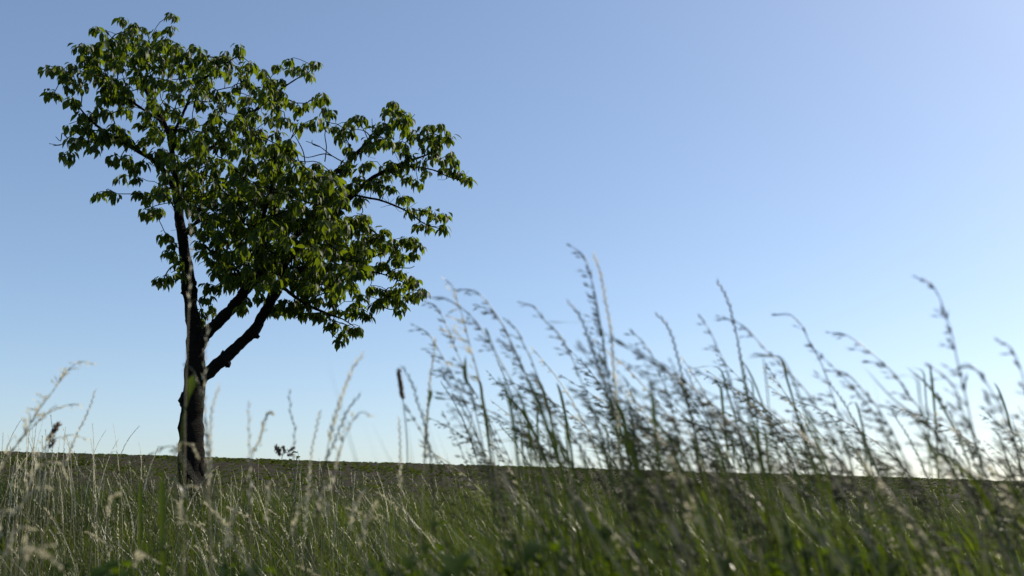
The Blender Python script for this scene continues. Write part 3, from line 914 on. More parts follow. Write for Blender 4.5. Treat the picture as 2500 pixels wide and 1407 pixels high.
def stalk(name, P, head, hl, seed, leaves_=2, r0=0.0016, leaf_len=0.22, hargs=None, leaf_w=0.0034, wind=WIND):
    """P: smooth 3-D line from foot to tip; hl: share of the length that carries the seed head"""
    rr = random.Random(seed)
    root = empty(name, P[0])
    s = np.concatenate([[0], np.cumsum(np.linalg.norm(np.diff(P, axis=0), axis=1))])
    Lt = s[-1]
    fn, hm, sm = HEADS[head]
    mb = MB()
    mb.tube(P, np.interp(s / Lt, [0, .6, 1 - hl, 1], [r0 * 1.15, r0, r0 * .62, r0 * .3]), 6, rr.uniform(.1, .8))
    for f in (0.30, 0.56):                                    # nodes
        c = np.array([np.interp(f * Lt, s, P[:, k]) for k in range(3)]); c2 = np.array([np.interp(f * Lt + .006, s, P[:, k]) for k in range(3)])
        mb.tube([c - (c2 - c) * .6, c, c2], [r0, r0 * 1.55, r0], 6, .15)
    mb.build('stem', M[sm], root, True, P[0])
    hp = np.array([[np.interp(t, s, P[:, k]) for k in range(3)] for t in np.linspace(Lt * (1 - hl), Lt, 14)])
    mb = MB()
    mb.tube(hp, np.linspace(r0 * .6, r0 * .3, len(hp)), 4, .4)
    mb.flat = hm in ('pale_seed', 'soft_seed')
    fn(mb, hp, seed, **(hargs or {}))
    mb.build('seed_head', M[hm], root, False, P[0])
    for q in range(leaves_):
        f = rr.uniform(.34, min(.72, 1 - hl - .03))
        c = np.array([np.interp(f * Lt, s, P[:, k]) for k in range(3)])
        L = leaf_len * rr.uniform(.6, 1.25)
        a = rr.gauss(math.pi, .9)
        out = np.array([math.cos(a), math.sin(a), 0]) + wind * .35
        out[2] = 0
        t = np.linspace(0, 1, 8)[:, None]
        rise = rr.uniform(.6, 1.3); fall = rr.uniform(.5, 1.5)
        LP = c + out * L * (.18 * t + .5 * t ** 2) + np.array([0, 0, 1.0]) * L * (rise * t * .8 - fall * t ** 2.2 * .55)
        mb = MB()
        sd_ = np.cross(out, [0, 0, 1.0]) + np.array([rr.gauss(0, .3), rr.gauss(0, .3), 0])
        mb.ribbon(LP, leaf_w * np.interp(t[:, 0], [0, .15, .5, 1], [.7, 1, .8, .04]), sd_, rr.random() * .8)
        mb.build('leaf', M['blade'], root, True, P[0])
    return root


def traced(px, Y, dY=0.0):
    """photo polyline tip -> down, continued to the ground"""
    P = [at(a, b, Y + dY * (1 - i / (len(px) - 1))) for i, (a, b) in enumerate(px)]
    last, prev = P[-1], P[-2]
    d = last - prev; d = d / np.linalg.norm(d)
    g = float(gz(last[0], last[1]))
    h = last[2] - g
    if h > 0.02:
        sl_ = d[:2] / max(.25, -d[2])
        e1 = last + np.array([sl_[0] * h * .5, sl_[1] * h * .5, -h * .55])
        e2 = np.array([last[0] + sl_[0] * h * .68, last[1] + sl_[1] * h * .68, 0])
        e2[2] = float(gz(e2[0], e2[1])) - .02
        P += [e1, e2]
    return smooth_line(np.array(P[::-1]), 4)


def hl_for(P, px_tip_to, Y):
    return px_tip_to


CLUMP = 'oat grass stalks in the tall blurred clump beside the tree'
CL_LAB = 'blurred oat grass stalk bowing left in the tall clump beyond the tree'
# (line tip->down, distance, head, head share, name, label, group, options)
T = [
 ([(1395, 602), (1425, 625), (1440, 667), (1454, 723), (1463, 774), (1472, 828), (1490, 950), (1508, 1060), (1530, 1220)], 1.55, 'oat', .20, 'oat_grass_stalk', 'tallest oat grass stalk of all with dark narrow head above the blurred clump', None, dict(size=.55, dense=1.7)),
 ([(1448, 622), (1466, 664), (1475, 720), (1484, 765), (1493, 816), (1496, 880), (1505, 1000), (1520, 1220)], 1.6, 'pale_spike', .28, 'spike_grass_stalk', 'tall pale straw spike standing beside the tallest dark grass head', None, {}),
 ([(1087, 683), (1105, 699), (1117, 735), (1129, 771), (1144, 831), (1165, 908), (1185, 1000), (1210, 1150), (1230, 1300)], 1.7, 'pale_oat', .16, 'oat_grass_stalk', 'pale oat grass stalk rising just right of the lowest cherry twigs', None, dict(size=.9)),
 ([(1042, 738), (1063, 747), (1078, 771), (1093, 801), (1111, 849), (1135, 908), (1160, 1000), (1200, 1200)], 1.8, 'oat', .20, 'oat_grass_stalk', CL_LAB, CLUMP, {}),
 ([(1013, 796), (1040, 810), (1057, 830), (1085, 880), (1110, 925), (1130, 970), (1150, 1020), (1190, 1140)], 1.8, 'oat', .22, 'oat_grass_stalk', CL_LAB, CLUMP, {}),
 ([(1062, 825), (1058, 870), (1050, 925), (1044, 1000), (1036, 1110), (1030, 1250)], 1.9, 'pale_spike', .20, 'spike_grass_stalk', 'upright pale spike at the tree side edge of the blurred clump', None, {}),
 ([(1275, 741), (1302, 747), (1317, 768), (1335, 789), (1362, 813), (1383, 846), (1398, 876), (1416, 923), (1450, 1010), (1490, 1140)], 1.6, 'oat', .24, 'oat_grass_stalk', CL_LAB, CLUMP, dict(size=.7)),
 ([(1386, 737), (1407, 759), (1422, 786), (1434, 819), (1448, 860), (1480, 950), (1510, 1090)], 1.6, 'spike', .16, 'oat_grass_stalk', CL_LAB, CLUMP, {}),
 ([(1165, 747), (1189, 753), (1210, 768), (1237, 810), (1263, 873), (1293, 932), (1320, 1000), (1365, 1130)], 1.75, 'oat', .20, 'oat_grass_stalk', CL_LAB, CLUMP, dict(size=.7)),
 ([(1237, 784), (1263, 807), (1278, 843), (1293, 868), (1305, 900), (1335, 980), (1375, 1100)], 1.65, 'oat', .22, 'oat_grass_stalk', CL_LAB, CLUMP, dict(size=.7)),
 ([(1117, 708), (1141, 707), (1165, 714), (1186, 735), (1213, 771), (1243, 825), (1290, 930), (1345, 1080)], 1.7, 'oat', .22, 'oat_grass_stalk', CL_LAB, CLUMP, dict(size=.6)),
 ([(1022, 702), (1045, 726), (1078, 726), (1111, 741), (1135, 759), (1165, 789), (1189, 828), (1213, 867), (1240, 914), (1263, 962), (1281, 998), (1310, 1080), (1345, 1210)], 1.6, 'oat', .28, 'oat_grass_stalk', 'oat grass stalk whose bowed tip touches the lowest cherry leaves', None, dict(size=.6)),
 ([(1601, 767), (1622, 786), (1640, 819), (1650, 855), (1670, 940), (1690, 1030), (1712, 1150)], 1.75, 'spike', .18, 'oat_grass_stalk', CL_LAB, CLUMP, {}),
 ([(1547, 813), (1571, 837), (1592, 867), (1610, 914), (1631, 962), (1650, 1040), (1672, 1150)], 1.6, 'oat', .22, 'oat_grass_stalk', CL_LAB, CLUMP, dict(size=.7)),
 ([(1750, 687), (1766, 711), (1782, 749), (1792, 791), (1805, 855), (1817, 922), (1832, 1000), (1852, 1110)], 1.75, 'spike', .20, 'spike_grass_stalk', 'tall slender dark spike over the middle of the blurred clump', None, {}),
 ([(1712, 778), (1734, 810), (1753, 855), (1769, 887), (1785, 938), (1805, 1010), (1827, 1120)], 1.55, 'oat', .20, 'oat_grass_stalk', CL_LAB, CLUMP, dict(size=.5)),
 ([(1760, 775), (1792, 784), (1824, 803), (1849, 832), (1878, 864), (1920, 903), (1961, 947), (1993, 992), (2040, 1080), (2082, 1190)], 1.5, 'oat', .30, 'oat_grass_stalk', CL_LAB, CLUMP, dict(size=.9)),
 ([(1897, 768), (1929, 768), (1961, 800), (1974, 832), (1990, 858), (2013, 906), (2027, 950), (2048, 1018), (2070, 1110), (2092, 1210)], 1.6, 'oat', .26, 'oat_grass_stalk', 'thin pale oat grass stalk with widely spaced drooping branchlets', None, dict(size=.7, dense=.6)),
 ([(2029, 813), (2060, 816), (2099, 839), (2144, 877), (2176, 906), (2203, 940), (2214, 960), (2243, 996), (2290, 1075), (2332, 1170)], 1.5, 'oat', .26, 'oat_grass_stalk', 'strongly bowed oat grass stalk with feathery one sided head clear of the clump', None, dict(size=.9)),
 ([(2243, 680), (2269, 688), (2294, 727), (2310, 775), (2326, 826), (2339, 890), (2355, 954), (2375, 1050), (2402, 1160)], 1.3, 'oat', .22, 'oat_grass_stalk', 'lone tall blurred stalk with beaded head at the far end of the clump', None, dict(size=.35, dense=.9)),
 ([(2272, 896), (2304, 916), (2330, 948), (2345, 990), (2370, 1050), (2402, 1140)], 1.35, 'oat', .26, 'oat_grass_stalk', CL_LAB, CLUMP, dict(size=.8)),
 ([(2442, 834), (2464, 845), (2480, 871), (2496, 916), (2515, 1000), (2540, 1110)], 1.25, 'oat', .20, 'oat_grass_stalk', CL_LAB, CLUMP, dict(size=.5)),
 ([(2333, 903), (2358, 888), (2384, 903), (2403, 928), (2422, 957), (2442, 996), (2467, 1053), (2502, 1160)], 1.3, 'oat', .26, 'oat_grass_stalk', CL_LAB, CLUMP, dict(size=.6)),
 ([(2024, 906), (2058, 909), (2083, 925), (2106, 954), (2138, 989), (2180, 1060), (2222, 1160)], 1.5, 'oat', .28, 'oat_grass_stalk', CL_LAB, CLUMP, dict(size=.9)),
 ([(2176, 986), (2218, 1008), (2256, 1028), (2288, 1060), (2342, 1150)], 1.4, 'oat', .26, 'oat_grass_stalk', CL_LAB, CLUMP, dict(size=.9)),
 # left of the clump and in front of the tree
 ([(222, 888), (198, 883), (178, 893), (158, 913), (142, 937), (99, 996), (71, 1040), (36, 1095), (-10, 1175)], 1.9, 'pale_oat', .17, 'bowed_grass_stalk', 'pale grass stalk leaning towards the tree with a bright arched head against the sky', None, dict(size=.45, dense=1.6)),
 ([(194, 987), (170, 988), (135, 1000), (107, 1016), (79, 1044), (40, 1087), (-20, 1180)], 1.9, 'pale_oat', .20, 'bowed_grass_stalk', 'lower pale grass stalk arching towards the tree below a taller one', None, dict(size=.5, dense=1.6)),
 ([(230, 955), (222, 988), (206, 1024), (190, 1056), (170, 1103), (140, 1200)], 2.3, 'pale_spike', .16, 'spike_grass_stalk', 'pale blurred spike rising between arched stalks left of the tree', None, {}),
 ([(212, 1072), (178, 1062), (146, 1068), (123, 1078), (92, 1130), (55, 1230)], 2.0, 'pale_oat', .18, 'bowed_grass_stalk', 'pale grass head lying almost flat along the field horizon', None, dict(size=.4, dense=1.6)),
 ([(164, 1167), (148, 1135), (123, 1127), (99, 1139), (72, 1200), (45, 1330)], 1.9, 'fog', .085, 'soft_grass_stalk', 'soft cream grass head curling over like a hook left of the tree', None, {}),
 ([(127, 1194), (103, 1186), (79, 1202), (47, 1238), (0, 1317), (-40, 1390)], 1.6, 'fog', .085, 'soft_grass_stalk', 'straight slanted straw stem ending in a small hooked cream head', None, {}),
 ([(460, 508), (464, 560), (466, 600), (463, 700), (457, 850), (452, 1000), (450, 1220)], 1.7, 'pale_spike', .13, 'spike_grass_stalk', 'very tall thin pale stalk standing straight before the tree trunk', None, dict(gap=.016)),
 ([(509, 772), (504, 830), (500, 900), (500, 1000), (505, 1100), (511, 1250), (520, 1390)], 1.6, 'pale_spike', .24, 'spike_grass_stalk', 'straw coloured spike rising along the lit edge of the trunk', None, dict(gap=.011)),
 ([(455, 895), (468, 900), (480, 925), (492, 970), (505, 1040), (514, 1130), (525, 1260)], 1.6, 'oat', .22, 'bowed_grass_stalk', 'green nodding grass stalk bent over before the dark trunk', None, dict(size=.3)),
 ([(536, 943), (523, 977), (515, 1016), (514, 1090), (512, 1210), (514, 1390)], 1.75, 'pale_spike', .15, 'spike_grass_stalk', 'short pale spike just right of the trunk with a tilted tip', None, {}),
 ([(368, 1111), (395, 1094), (415, 1090), (435, 1100), (448, 1150), (452, 1260)], 1.7, 'oat', .16, 'bowed_grass_stalk', 'dark drooping grass head hanging left of the trunk foot', None, dict(size=.35)),
 ([(483, 1119), (474, 1090), (455, 1080), (436, 1086), (425, 1130), (430, 1250)], 1.75, 'fog', .085, 'soft_grass_stalk', 'soft grass head arching over before the trunk foot', None, {}),
 ([(607, 977), (607, 1028), (609, 1095), (611, 1206), (613, 1345)], 1.6, 'pale_spike', .16, 'spike_grass_stalk', 'straight upright straw stalk with thick bright lower stem right of the trunk', None, dict(gap=.012)),
 ([(668, 1010), (659, 1004), (646, 1028), (637, 1068), (614, 1120), (608, 1220), (606, 1350)], 1.75, 'fog', .085, 'soft_grass_stalk', 'pale tufted grass head leaning away from the trunk above the field', None, {}),
 ([(706, 949), (710, 1016), (720, 1040), (717, 1087), (716, 1127), (720, 1198), (722, 1360)], 1.8, 'spike', .22, 'spike_grass_stalk', 'crooked thin stalk with a kink below its narrow head', None, dict(gap=.012)),
 ([(781, 1004), (773, 1044), (763, 1087), (757, 1147), (742, 1310)], 1.9, 'pale_spike', .22, 'spike_grass_stalk', 'slender pale spike beside the ferny weed on the field edge', None, {}),
 ([(884, 870), (864, 894), (844, 941), (829, 985), (813, 1036), (805, 1068), (797, 1119), (780, 1260)], 1.7, 'pale_spike', .14, 'spike_grass_stalk', 'bright white spike tilted away from the tree, taller than its neighbours', None, dict(size=1.25)),
 ([(880, 965), (852, 996), (832, 1040), (813, 1087), (793, 1135), (770, 1270)], 1.7, 'spike', .20, 'spike_grass_stalk', 'grey green spike slanting below the bright white tilted one', None, {}),
 ([(903, 1014), (890, 1006), (874, 1010), (856, 1036), (840, 1072), (829, 1107), (810, 1200), (790, 1340)], 1.6, 'pale_oat', .20, 'bowed_grass_stalk', 'loose white drooping panicle between the tree and the blurred clump', None, dict(size=.7)),
 ([(973, 901), (977, 937), (981, 960), (988, 1010), (993, 1072), (995, 1135), (1000, 1310)], 2.0, 'foxtail', .055, 'foxtail_grass_stalk', 'thin stalk with a short brown club shaped head', None, {}),
 ([(981, 895), (1007, 937), (1018, 981), (1034, 1024), (1042, 1064), (1055, 1150), (1062, 1310)], 1.7, 'spike', .26, 'oat_grass_stalk', 'bowed narrow spike next to the brown club shaped head', None, {}),
 ([(973, 1020), (976, 1060), (977, 1103), (977, 1180), (980, 1280)], 2.0, 'pale_spike', .14, 'spike_grass_stalk', 'faint white upright spike below the brown club shaped head', None, {}),
 ([(809, 1167), (795, 1178), (783, 1210), (768, 1260), (748, 1370)], 1.7, 'fog', .085, 'soft_grass_stalk', None, None, {}),
 ([(921, 1230), (908, 1245), (896, 1275), (880, 1330), (862, 1410)], 1.5, 'fog', .085, 'soft_grass_stalk', None, None, {}),
 ([(892, 1196), (880, 1210), (868, 1232), (852, 1290), (830, 1390)], 1.6, 'fog', .085, 'soft_grass_stalk', None, None, {}),
 ([(576, 1240), (566, 1262), (556, 1295), (548, 1350), (542, 1410)], 1.5, 'fog', .085, 'soft_grass_stalk', None, None, {}),
 ([(760, 1200), (744, 1216), (730, 1240), (715, 1300), (700, 1390)], 1.6, 'fog', .085, 'soft_grass_stalk', None, None, {}),
 ([(660, 1176), (656, 1200), (651, 1240), (646, 1310), (640, 1400)], 1.7, 'fog', .085, 'soft_grass_stalk', None, None, {}),
 ([(296, 1204), (280, 1206), (268, 1226), (262, 1280), (262, 1390)], 1.8, 'fog', .085, 'soft_grass_stalk', None, None, {}),
 ([(130, 1330), (100, 1335), (78, 1345), (60, 1370), (48, 1410)], 1.2, 'fog', .085, 'soft_grass_stalk', None, None, {}),
 ([(148, 1385), (118, 1352), (85, 1340), (58, 1352), (40, 1400)], 1.15, 'fog', .085, 'soft_grass_stalk', None, None, {}),
 ([(82, 1290), (60, 1283), (38, 1294), (22, 1330), (10, 1400)], 1.4, 'fog', .085, 'soft_grass_stalk', None, None, {}),
 ([(28, 1245), (14, 1243), (0, 1258), (-14, 1320)], 1.5, 'fog', .085, 'soft_grass_stalk', None, None, {}),
 ([(352, 1352), (338, 1356), (330, 1375), (326, 1410)], 1.3, 'fog', .085, 'soft_grass_stalk', None, None, {}),
 ([(480, 1190), (462, 1186), (446, 1200), (440, 1250), (440, 1340)], 1.5, 'fog', .085, 'soft_grass_stalk', None, None, {}),
]
FOG_G, FOG_L = 'soft pale grass heads low in the meadow', 'soft pale grass head low in the meadow foreground'
for i, (px, Y, head, hl, name, lab, grp, kw) in enumerate(T):
    P = traced(px, Y, random.uniform(-.06, .06))
    right = px[0][0] > 985
    o = stalk(name, P, head, hl, 100 + i, leaves_=2 if right else random.choice((0, 1)), r0=0.0017 if right else 0.0014, hargs=kw, leaf_len=.24 if right else .16)
    tag(o, lab or FOG_L, 'grass', grp or (None if lab else FOG_G))


# --- more stalks of the same kinds, copied from a few prototypes
def proto(head, hl, H, bend, seed, leaves_, **kw):
    rr = random.Random(seed)
    t = np.linspace(0, 1, 22)
    x = -H * (0.10 * t + .45 * bend * t ** 2.6 + .75 * bend * t ** 7) + H * .012 * np.sin(t * 7 + seed)
    y = H * .04 * np.sin(t * 3 + seed * 1.7) * t
    z = H * (t - bend * bend * 1.0 * t ** 6)
    P = np.stack([x, y, z], 1)
    return stalk('grass_stalk', P, head, hl, seed, leaves_, **kw), P[-1].copy()


protos = {'oat': [proto('oat', .24, 1.1, .08 + .038 * k, 500 + k, 3, leaf_len=.26, leaf_w=.0042, hargs=dict(size=(.6, .9, .75, 1.0, .5, .8)[k])) for k in range(6)],
          'oatspike': [proto('spike', .2, 1.1, .10 + .05 * k, 520 + k, 3, leaf_len=.26, leaf_w=.004) for k in range(2)],
          'palestem': [proto('pale_oat', .22, 1.1, .12 + .07 * k, 530 + k, 2, leaf_len=.24, leaf_w=.004, r0=.0022, hargs=dict(size=.35)) for k in range(2)],
          'couch': [proto('pale_spike', .26, .8, .05 + .05 * k, 540 + k, 1, r0=.0010, leaf_len=.15, leaf_w=.0025) for k in range(4)],
          'fog': [proto('fog', .085, .8, .10 + .06 * k, 550 + k, 1, leaf_len=.2) for k in range(4)]}
used = set()


def place(kind, name, x, y, H, rz, lab, grp, tipx=None, sx=1.0):
    k = random.randrange(len(protos[kind]))
    root, tip = protos[kind][k]
    if (kind, k) in used:
        o = copy_tree(root)
    else:
        o = root; used.add((kind, k))
    o.name = name
    s = H / tip[2]
    kx = s * random.uniform(.8, 1.1) * sx
    if tipx is not None:
        x = tipx - tip[0] * kx * math.cos(rz) + tip[1] * s * math.sin(rz)
    o.location = (x, y, float(gz(x, y)) - .02)
    o.rotation_euler = (random.gauss(0, .04), 0 if tipx is not None else random.gauss(0, .05), rz)
    o.scale = (kx, s, s)
    tag(o, lab, 'grass', grp)
    return o


env_x = [950, 1150, 1400, 1600, 1750, 2000, 2200, 2350, 2520]
env_y = [960, 860, 800, 860, 830, 900, 940, 940, 980]
for q in range(150):
    u = random.random()
    px = 1010 + 1560 * (u if q % 3 else random.betavariate(2.2, 2.2))
    Y = random.uniform(1.15, 2.6) if px > 1300 else random.uniform(1.5, 3.0)
    top = np.interp(px, env_x, env_y)
    py = top + (1150 - top) * random.betavariate(1.1, 1.3)
    tip = at(px, py, Y)
    r = random.random()
    kind = 'oat' if r < .70 else ('oatspike' if r < .87 else 'palestem')
    x = tip[0] + random.uniform(.18, .42) * (1 if px > 1150 else .5)
    H = tip[2] - float(gz(x, Y))
    if H < .45:
        continue
    z = 'on the tree side of the tall clump' if px < 1330 else ('below the tallest dark head of the clump' if px < 1640 else ('in the thick middle of the clump' if px < 2000 else 'at the far end of the clump by the beaded stalk'))
    kn = {'oat': 'open headed grass stalk', 'oatspike': 'narrow dark grass spike', 'palestem': 'straw coloured grass stalk'}[kind]
    place(kind, 'oat_grass_stalk', x, Y, H, random.gauss(0, .32), kn + ' ' + z, {'oat': 'open headed stalks ', 'oatspike': 'dark spikes ', 'palestem': 'straw coloured stalks '}[kind] + z, tip[0], random.uniform(.8, 1.15))
for q in range(14):                                            # the thick dark bunch under the tallest head
    px = random.uniform(1400, 1530); Y = random.uniform(1.35, 1.8)
    tip = at(px, random.uniform(800, 1040), Y)
    x = at(1545, 1250, Y)[0] + random.uniform(-.05, .06)
    place('oat', 'oat_grass_stalk', x, Y, tip[2] - float(gz(x, Y)), random.gauss(0, .25), 'open headed grass stalk below the tallest dark head of the clump', 'open headed stalks below the tallest dark head of the clump', tip[0])
for q in range(96):                                            # thin pale spikes by the field edge
    px = random.choice((random.uniform(-30, 340), random.uniform(-30, 200), random.uniform(480, 1000)))
    Y = random.uniform(4.2, 7.8)
    top = np.interp(px, [0, 340, 480, 1000], [990, 1010, 1090, 1120])
    py = top + 170 * random.betavariate(1.3, 1.6)
    tip = at(px, py, Y)
    x = tip[0] + random.uniform(-.02, .1)
    H = tip[2] - float(gz(x, Y))
    if .4 < H < 1.4:
        if px < 420:
            place('couch', 'spike_grass_stalk', x, Y, H, random.uniform(-2.6, 2.6), 'thin white couch grass spike on the meadow left of the trunk', 'thin couch grass spikes left of the trunk', tip[0], random.uniform(.2, .9))
        else:
            place('couch', 'spike_grass_stalk', x, Y, H, random.uniform(-2.6, 2.6), 'thin white couch grass spike between trunk and blurred clump', 'thin couch grass spikes right of the trunk', tip[0], random.uniform(.2, .9))
for q in range(48):
    px = random.uniform(-20, 1250)
    Y = random.uniform(1.8, 4.2)
    py = random.uniform(1190, 1400)
    tip = at(px, py, Y)
    x = tip[0] + random.uniform(.05, .15)
    H = tip[2] - float(gz(x, Y))
    if H > .3:
        place('fog', 'soft_grass_stalk', x, Y, H, random.gauss(0, 1.0), FOG_L, FOG_G)
for kind in protos:                                            # drop unused prototypes
    for k, (root, tip) in enumerate(protos[kind]):
        if (kind, k) not in used:
            for ch in list(root.children):
                bpy.data.objects.remove(ch)
            bpy.data.objects.remove(root)


# --- broad single blades
def blade(px, Y, wpx, name, lab, grp=None, tone=.5, dY=0.0, prof=(.03, .6, 1, .8, .25), kt=(0, .08, .25, .5, 1), mat_='blade'):
    P = [at(a, b, Y + dY * (1 - i / (len(px) - 1))) for i, (a, b) in enumerate(px)]
    last = P[-1]
    g = float(gz(last[0], last[1]))
    if last[2] - g > .03:
        P += [last * .5 + np.array([last[0], last[1] + .01, g]) * .5, np.array([last[0], last[1] + .02, g - .02])]
    P = smooth_line(np.array(P), 4)
    n = len(P)
    mb = MB()
    w = wpx * Y / F
    t = np.linspace(0, 1, n)
    mb.ribbon(P, w * np.interp(t, kt, prof) * .5, np.array([1.0, .25, 0]), tone)
    o = mb.build(name, M[mat_], None, True, P[-1])
    o.location = P[-1]
    tag(o, lab, 'grass', grp)


blade([(472, 918), (462, 965), (450, 1010), (444, 1060), (444, 1150), (450, 1300)], 1.6, 24, 'grass_blade', 'broad bright green blade leaning before the dark trunk', tone=.9, prof=(.3, 1, .7, .1, .1), kt=(0, .03, .09, .16, 1))
blade([(398, 1147), (396, 1190), (396, 1260), (396, 1340), (398, 1400)], 1.4, 17, 'grass_blade', 'broad upright green blade left of the trunk foot', tone=.8)
blade([(342, 1168), (343, 1200), (342, 1260), (340, 1330)], 2.4, 10, 'grass_blade', 'smaller upright green blade further left of the trunk foot', tone=.9)
blade([(1338, 785), (1380, 787), (1425, 787), (1458, 786), (1470, 820), (1480, 950), (1500, 1100), (1510, 1250)], 1.5, 15, 'grass_blade', 'stiff blade snapped flat to horizontal below the tallest heads', tone=.2, prof=(.6, 1, .2, .12, .12), kt=(0, .05, .12, .25, 1))
blade([(1500, 828), (1535, 850), (1562, 868), (1580, 900), (1592, 1000), (1600, 1150)], 1.4, 15, 'grass_blade', 'dark broad blade bent across the tall blurred clump', tone=.1, prof=(.2, 1, .2, .12, .12), kt=(0, .05, .12, .25, 1))
blade([(1184, 800), (1198, 832), (1212, 864), (1235, 930), (1262, 1010), (1290, 1150)], 1.6, 9, 'grass_blade', 'narrow fresh green blade pressed to a bowed oat stalk', tone=.9, prof=(.05, 1, .3, .15, .12), kt=(0, .05, .12, .25, 1))
blade([(1136, 870), (1137, 925), (1160, 960), (1180, 985), (1200, 1060), (1220, 1200)], 1.7, 11, 'grass_blade', 'kinked green blade at the tree side of the clump', tone=.7, prof=(.05, .7, 1, .2, .12), kt=(0, .05, .12, .25, 1))
blade([(1053, 950), (1047, 990), (1044, 1020), (1040, 1100), (1036, 1250)], 1.8, 12, 'grass_blade', 'short upright green blade on a pale spike by the clump edge', tone=.7, prof=(.05, 1, .4, .15, .12), kt=(0, .05, .12, .25, 1))
BG, BL = 'broad leaf blades inside the tall blurred clump', 'broad green leaf blade bending left inside the tall blurred clump'
for q in range(60):                                            # long narrow leaves standing up into the sky
    px = random.choice((random.uniform(1120, 2450), random.uniform(1250, 1900))); py = random.uniform(840, 1120)
    dx = random.uniform(15, 70)
    bend = random.choice((0, 0, 30, 60))
    blade([(px - bend, py + bend * .5), (px + dx * .3, py + 25), (px + dx * .7, py + 85), (px + dx * 1.2, py + 190), (px + dx * 1.6, py + 330)], random.uniform(1.2, 2.1), random.uniform(3.5, 8), 'grass_blade', 'narrow leaf blade standing up above the field horizon in the clump', 'narrow leaf blades of the clump above the horizon', random.random() * .8, prof=(.05, .6, 1, .7, .3))
for q in range(64):
    px = random.uniform(1150, 2540); py = random.uniform(930, 1380)
    Y = random.uniform(1.05, 2.0)
    dx = random.uniform(20, 170)
    blade([(px, py + random.uniform(-50, 30)), (px + dx * .45, py + random.uniform(0, 30)), (px + dx * .8, py + 70), (px + dx * 1.2, py + 170), (px + dx * 1.4, py + 300)], Y, random.uniform(4, 9), 'grass_blade', BL, BG, random.random())

# dry straw coloured blades slanting through the near grass
DG, DL = 'dry straw blades slanting through the near grass', 'dry straw coloured blade slanting through the blurred near grass'
for (a, b, c, d, w) in [(1598, 1180, 1628, 1262, 11), (1640, 1275, 1678, 1365, 13), (1905, 1180, 1960, 1260, 12), (2006, 1285, 2046, 1362, 13), (2100, 1290, 2150, 1370, 11), (2195, 1300, 2228, 1385, 14), (2232, 1020, 2262, 1066, 10),
                        (1308, 920, 1330, 985, 10), (2330, 1215, 2365, 1275, 11), (1230, 1150, 1250, 1240, 9), (2035, 1160, 2090, 1260, 10), (2400, 1180, 2440, 1250, 10)] + \
                       [(x_, y_, x_ + random.uniform(15, 60), y_ + random.uniform(70, 120), random.uniform(5, 10)) for x_, y_ in [(random.uniform(1100, 2480), random.uniform(1180, 1370)) for _ in range(22)]]:
    sl_ = (c - a) / (d - b)
    blade([(a, b), ((a + c) / 2, (b + d) / 2), (c, d), (c + sl_ * 120, d + 120), (c + sl_ * 200, d + 260)], random.uniform(1.0, 1.5), w, 'dry_grass_blade', DL, DG, random.random(), prof=(.2, .8, 1, .3, .2), kt=(0, .03, .10, .16, 1), mat_='straw')


# --- leafy weeds
def weed(name, x, y, H, lab, grp=None, n=10, lw=.035, ll=.09, seed=0, ferny=False):
    rr = random.Random(seed)
    g = float(gz(x, y)) - .02
    root = empty(name, (x, y, g))
    t = np.linspace(0, 1, 9)
    P = np.stack([-.12 * H * t ** 2 + .01 * np.sin(t * 6 + seed), .03 * np.sin(t * 4 + seed) * H, H * t], 1)
    mb = MB(); mb.tube(P, np.linspace(.0035, .0015, 9), 6, .3)
    mb.build('stem', M['weed'], root, True)
    for i in range(n):
        f = .25 + .75 * (i + .5) / n
        c = np.array([np.interp(f, t, P[:, k]) for k in range(3)])
        a = i * 2.4 + rr.uniform(-.4, .4)
        out = np.array([math.cos(a), math.sin(a), 0])
        L = ll * (1.25 - .75 * f) * rr.uniform(.8, 1.2)
        u = np.linspace(0, 1, 7)[:, None]
        LP = c + out * L * u + np.array([0, 0, 1.0]) * L * (.55 * u - .75 * u ** 2)
        mb = MB()
        sd_ = np.cross(out, [0, 0, 1.0])
        if ferny:
            mb.ribbon(LP, .0030, sd_, .5)
            for q in range(1, 7):
                for s in (-1, 1):
                    e = LP[q] + (sd_ * s * .8 + out * .6 + np.array([0, 0, .2])) * L * .32 * (1.1 - q / 7)
                    mb.ribbon(np.array([LP[q], (LP[q] + e) / 2, e]), np.array([.005, .007, .0008]), np.array([0.2, 0.3, 1.0]), rr.random())
        else:
            mb.ribbon(LP, lw * L / ll * np.array([.05, .35, .5, .46, .36, .2, .01]), sd_, rr.random() * .8, .3)
        mb.build('leaf', M['weed'], root, True)
    return tag(root, lab, 'weed', grp)


def weed_at(px, py_top, Y, *a, **k):
    p = at(px, py_top, Y)
    return weed(a[0], p[0], Y, p[2] - float(gz(p[0], Y)), *a[1:], **k)


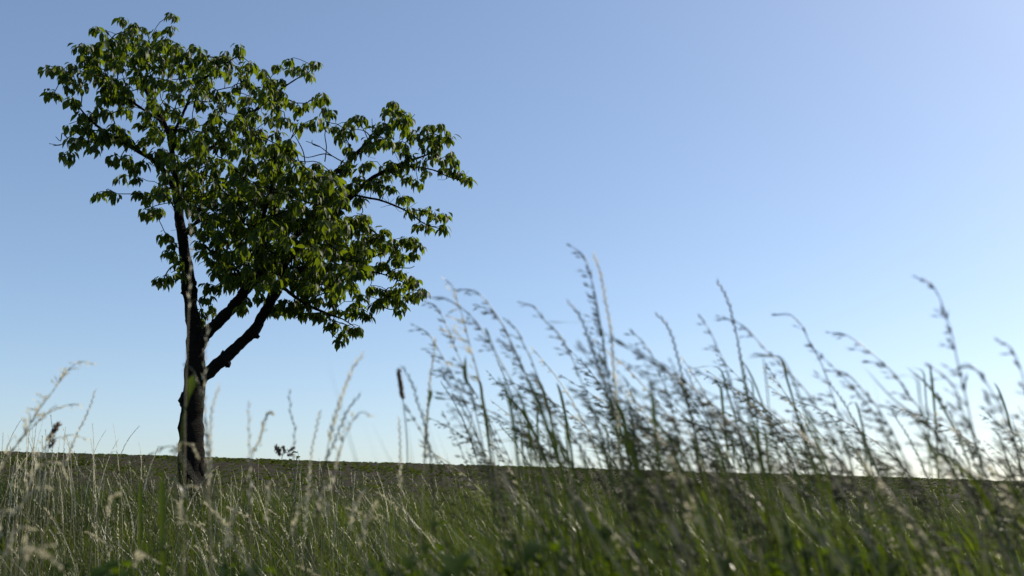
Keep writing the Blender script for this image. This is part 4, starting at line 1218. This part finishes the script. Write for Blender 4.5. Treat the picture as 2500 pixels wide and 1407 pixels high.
weed_at(752, 1096, 9.5, 'ferny_weed', 'feathery green weed standing against the field horizon right of the trunk', n=16, ll=.16, seed=3, ferny=True)
weed_at(730, 1112, 9.8, 'ferny_weed', 'lower feathery weed leaning beside a taller feathery one', n=12, ll=.12, seed=4, ferny=True)
weed_at(1604, 1130, 8.6, 'leafy_weed', 'upright leafy weed with spiky leaves poking above the field horizon', n=16, ll=.16, lw=.035, seed=5)
weed_at(1282, 1160, 7.5, 'leafy_weed', 'bushy green weed on the meadow edge behind the blurred clump', n=18, ll=.15, lw=.05, seed=6)
weed_at(1345, 1180, 8.0, 'leafy_weed', 'smaller bushy weed next to the bushy one behind the clump', n=14, ll=.13, lw=.05, seed=7)
WG, WL = 'dark leafy weeds low among the blurred grass', 'dark leafy weed low among the blurred grass of the clump'
for q in range(110):
    px = random.uniform(1050, 2540) if q < 84 else random.uniform(250, 1200)
    weed_at(px, random.uniform(1225, 1400) if px > 1200 else random.uniform(1310, 1420), random.uniform(0.95, 1.9), 'leafy_weed', WL if q < 84 else 'low green leafy weed in the meadow between trunk and clump', WG if q < 84 else 'low leafy weeds between trunk and clump', n=16, ll=random.uniform(.07, .14), lw=random.uniform(.035, .06), seed=40 + q)


# --- cocksfoot: few thick dark lobes
def cocksfoot(pxtip, Y, lobes, name, lab):
    P = traced([pxtip[0], pxtip[1], pxtip[2]], Y)
    root = empty(name, P[0])
    mb = MB(); mb.tube(P, np.linspace(.0016, .0008, len(P)), 5, .3)
    mb.build('stem', M['stem'], root, True, P[0])
    rr = random.Random(5)
    for (a, b, L, ang) in lobes:
        c = at(a, b, Y)
        d = np.array([math.cos(ang), 0, math.sin(ang)])
        j = int(np.argmin(np.linalg.norm(P - c, axis=1)))
        mb = MB()
        mb.tube([P[j], (P[j] + c) / 2 + np.array([0, 0, .004]), c], [.0008, .0006, .0006], 4, .4)
        for q in range(64):
            f = rr.random()
            p = c + d * L * (f - .15) + np.array([rr.gauss(0, 1), rr.gauss(0, 1), rr.gauss(0, 1)]) * L * .13 * math.sin(math.pi * (f * .8 + .12))
            mb.spikelet(p, d + np.array([rr.gauss(0, .4), rr.gauss(0, .4), rr.gauss(0, .4)]), L * .36, L * .07, rr.random() * .5)
        mb.build('seed_head', M['brown_seed'], root, False, P[0])
    tag(root, lab, 'grass')


cocksfoot([(131, 1050), (121, 1080), (112, 1130)], 2.4, [(126, 1062, .030, 1.1), (117, 1076, .020, 1.2), (122, 1092, .020, 1.0)], 'cocksfoot_stalk', 'small stalk with dark clubbed lobes among the pale left spikes')
cocksfoot([(706, 1104), (690, 1112), (684, 1150)], 3.2, [(704, 1103, .022, .6), (696, 1106, .022, 1.9), (702, 1112, .018, 0.1), (682, 1108, .030, 2.0), (682, 1113, .022, 1.6)], 'cocksfoot_stalk', 'curled stalk with dark clubbed lobes against the sky right of the trunk')
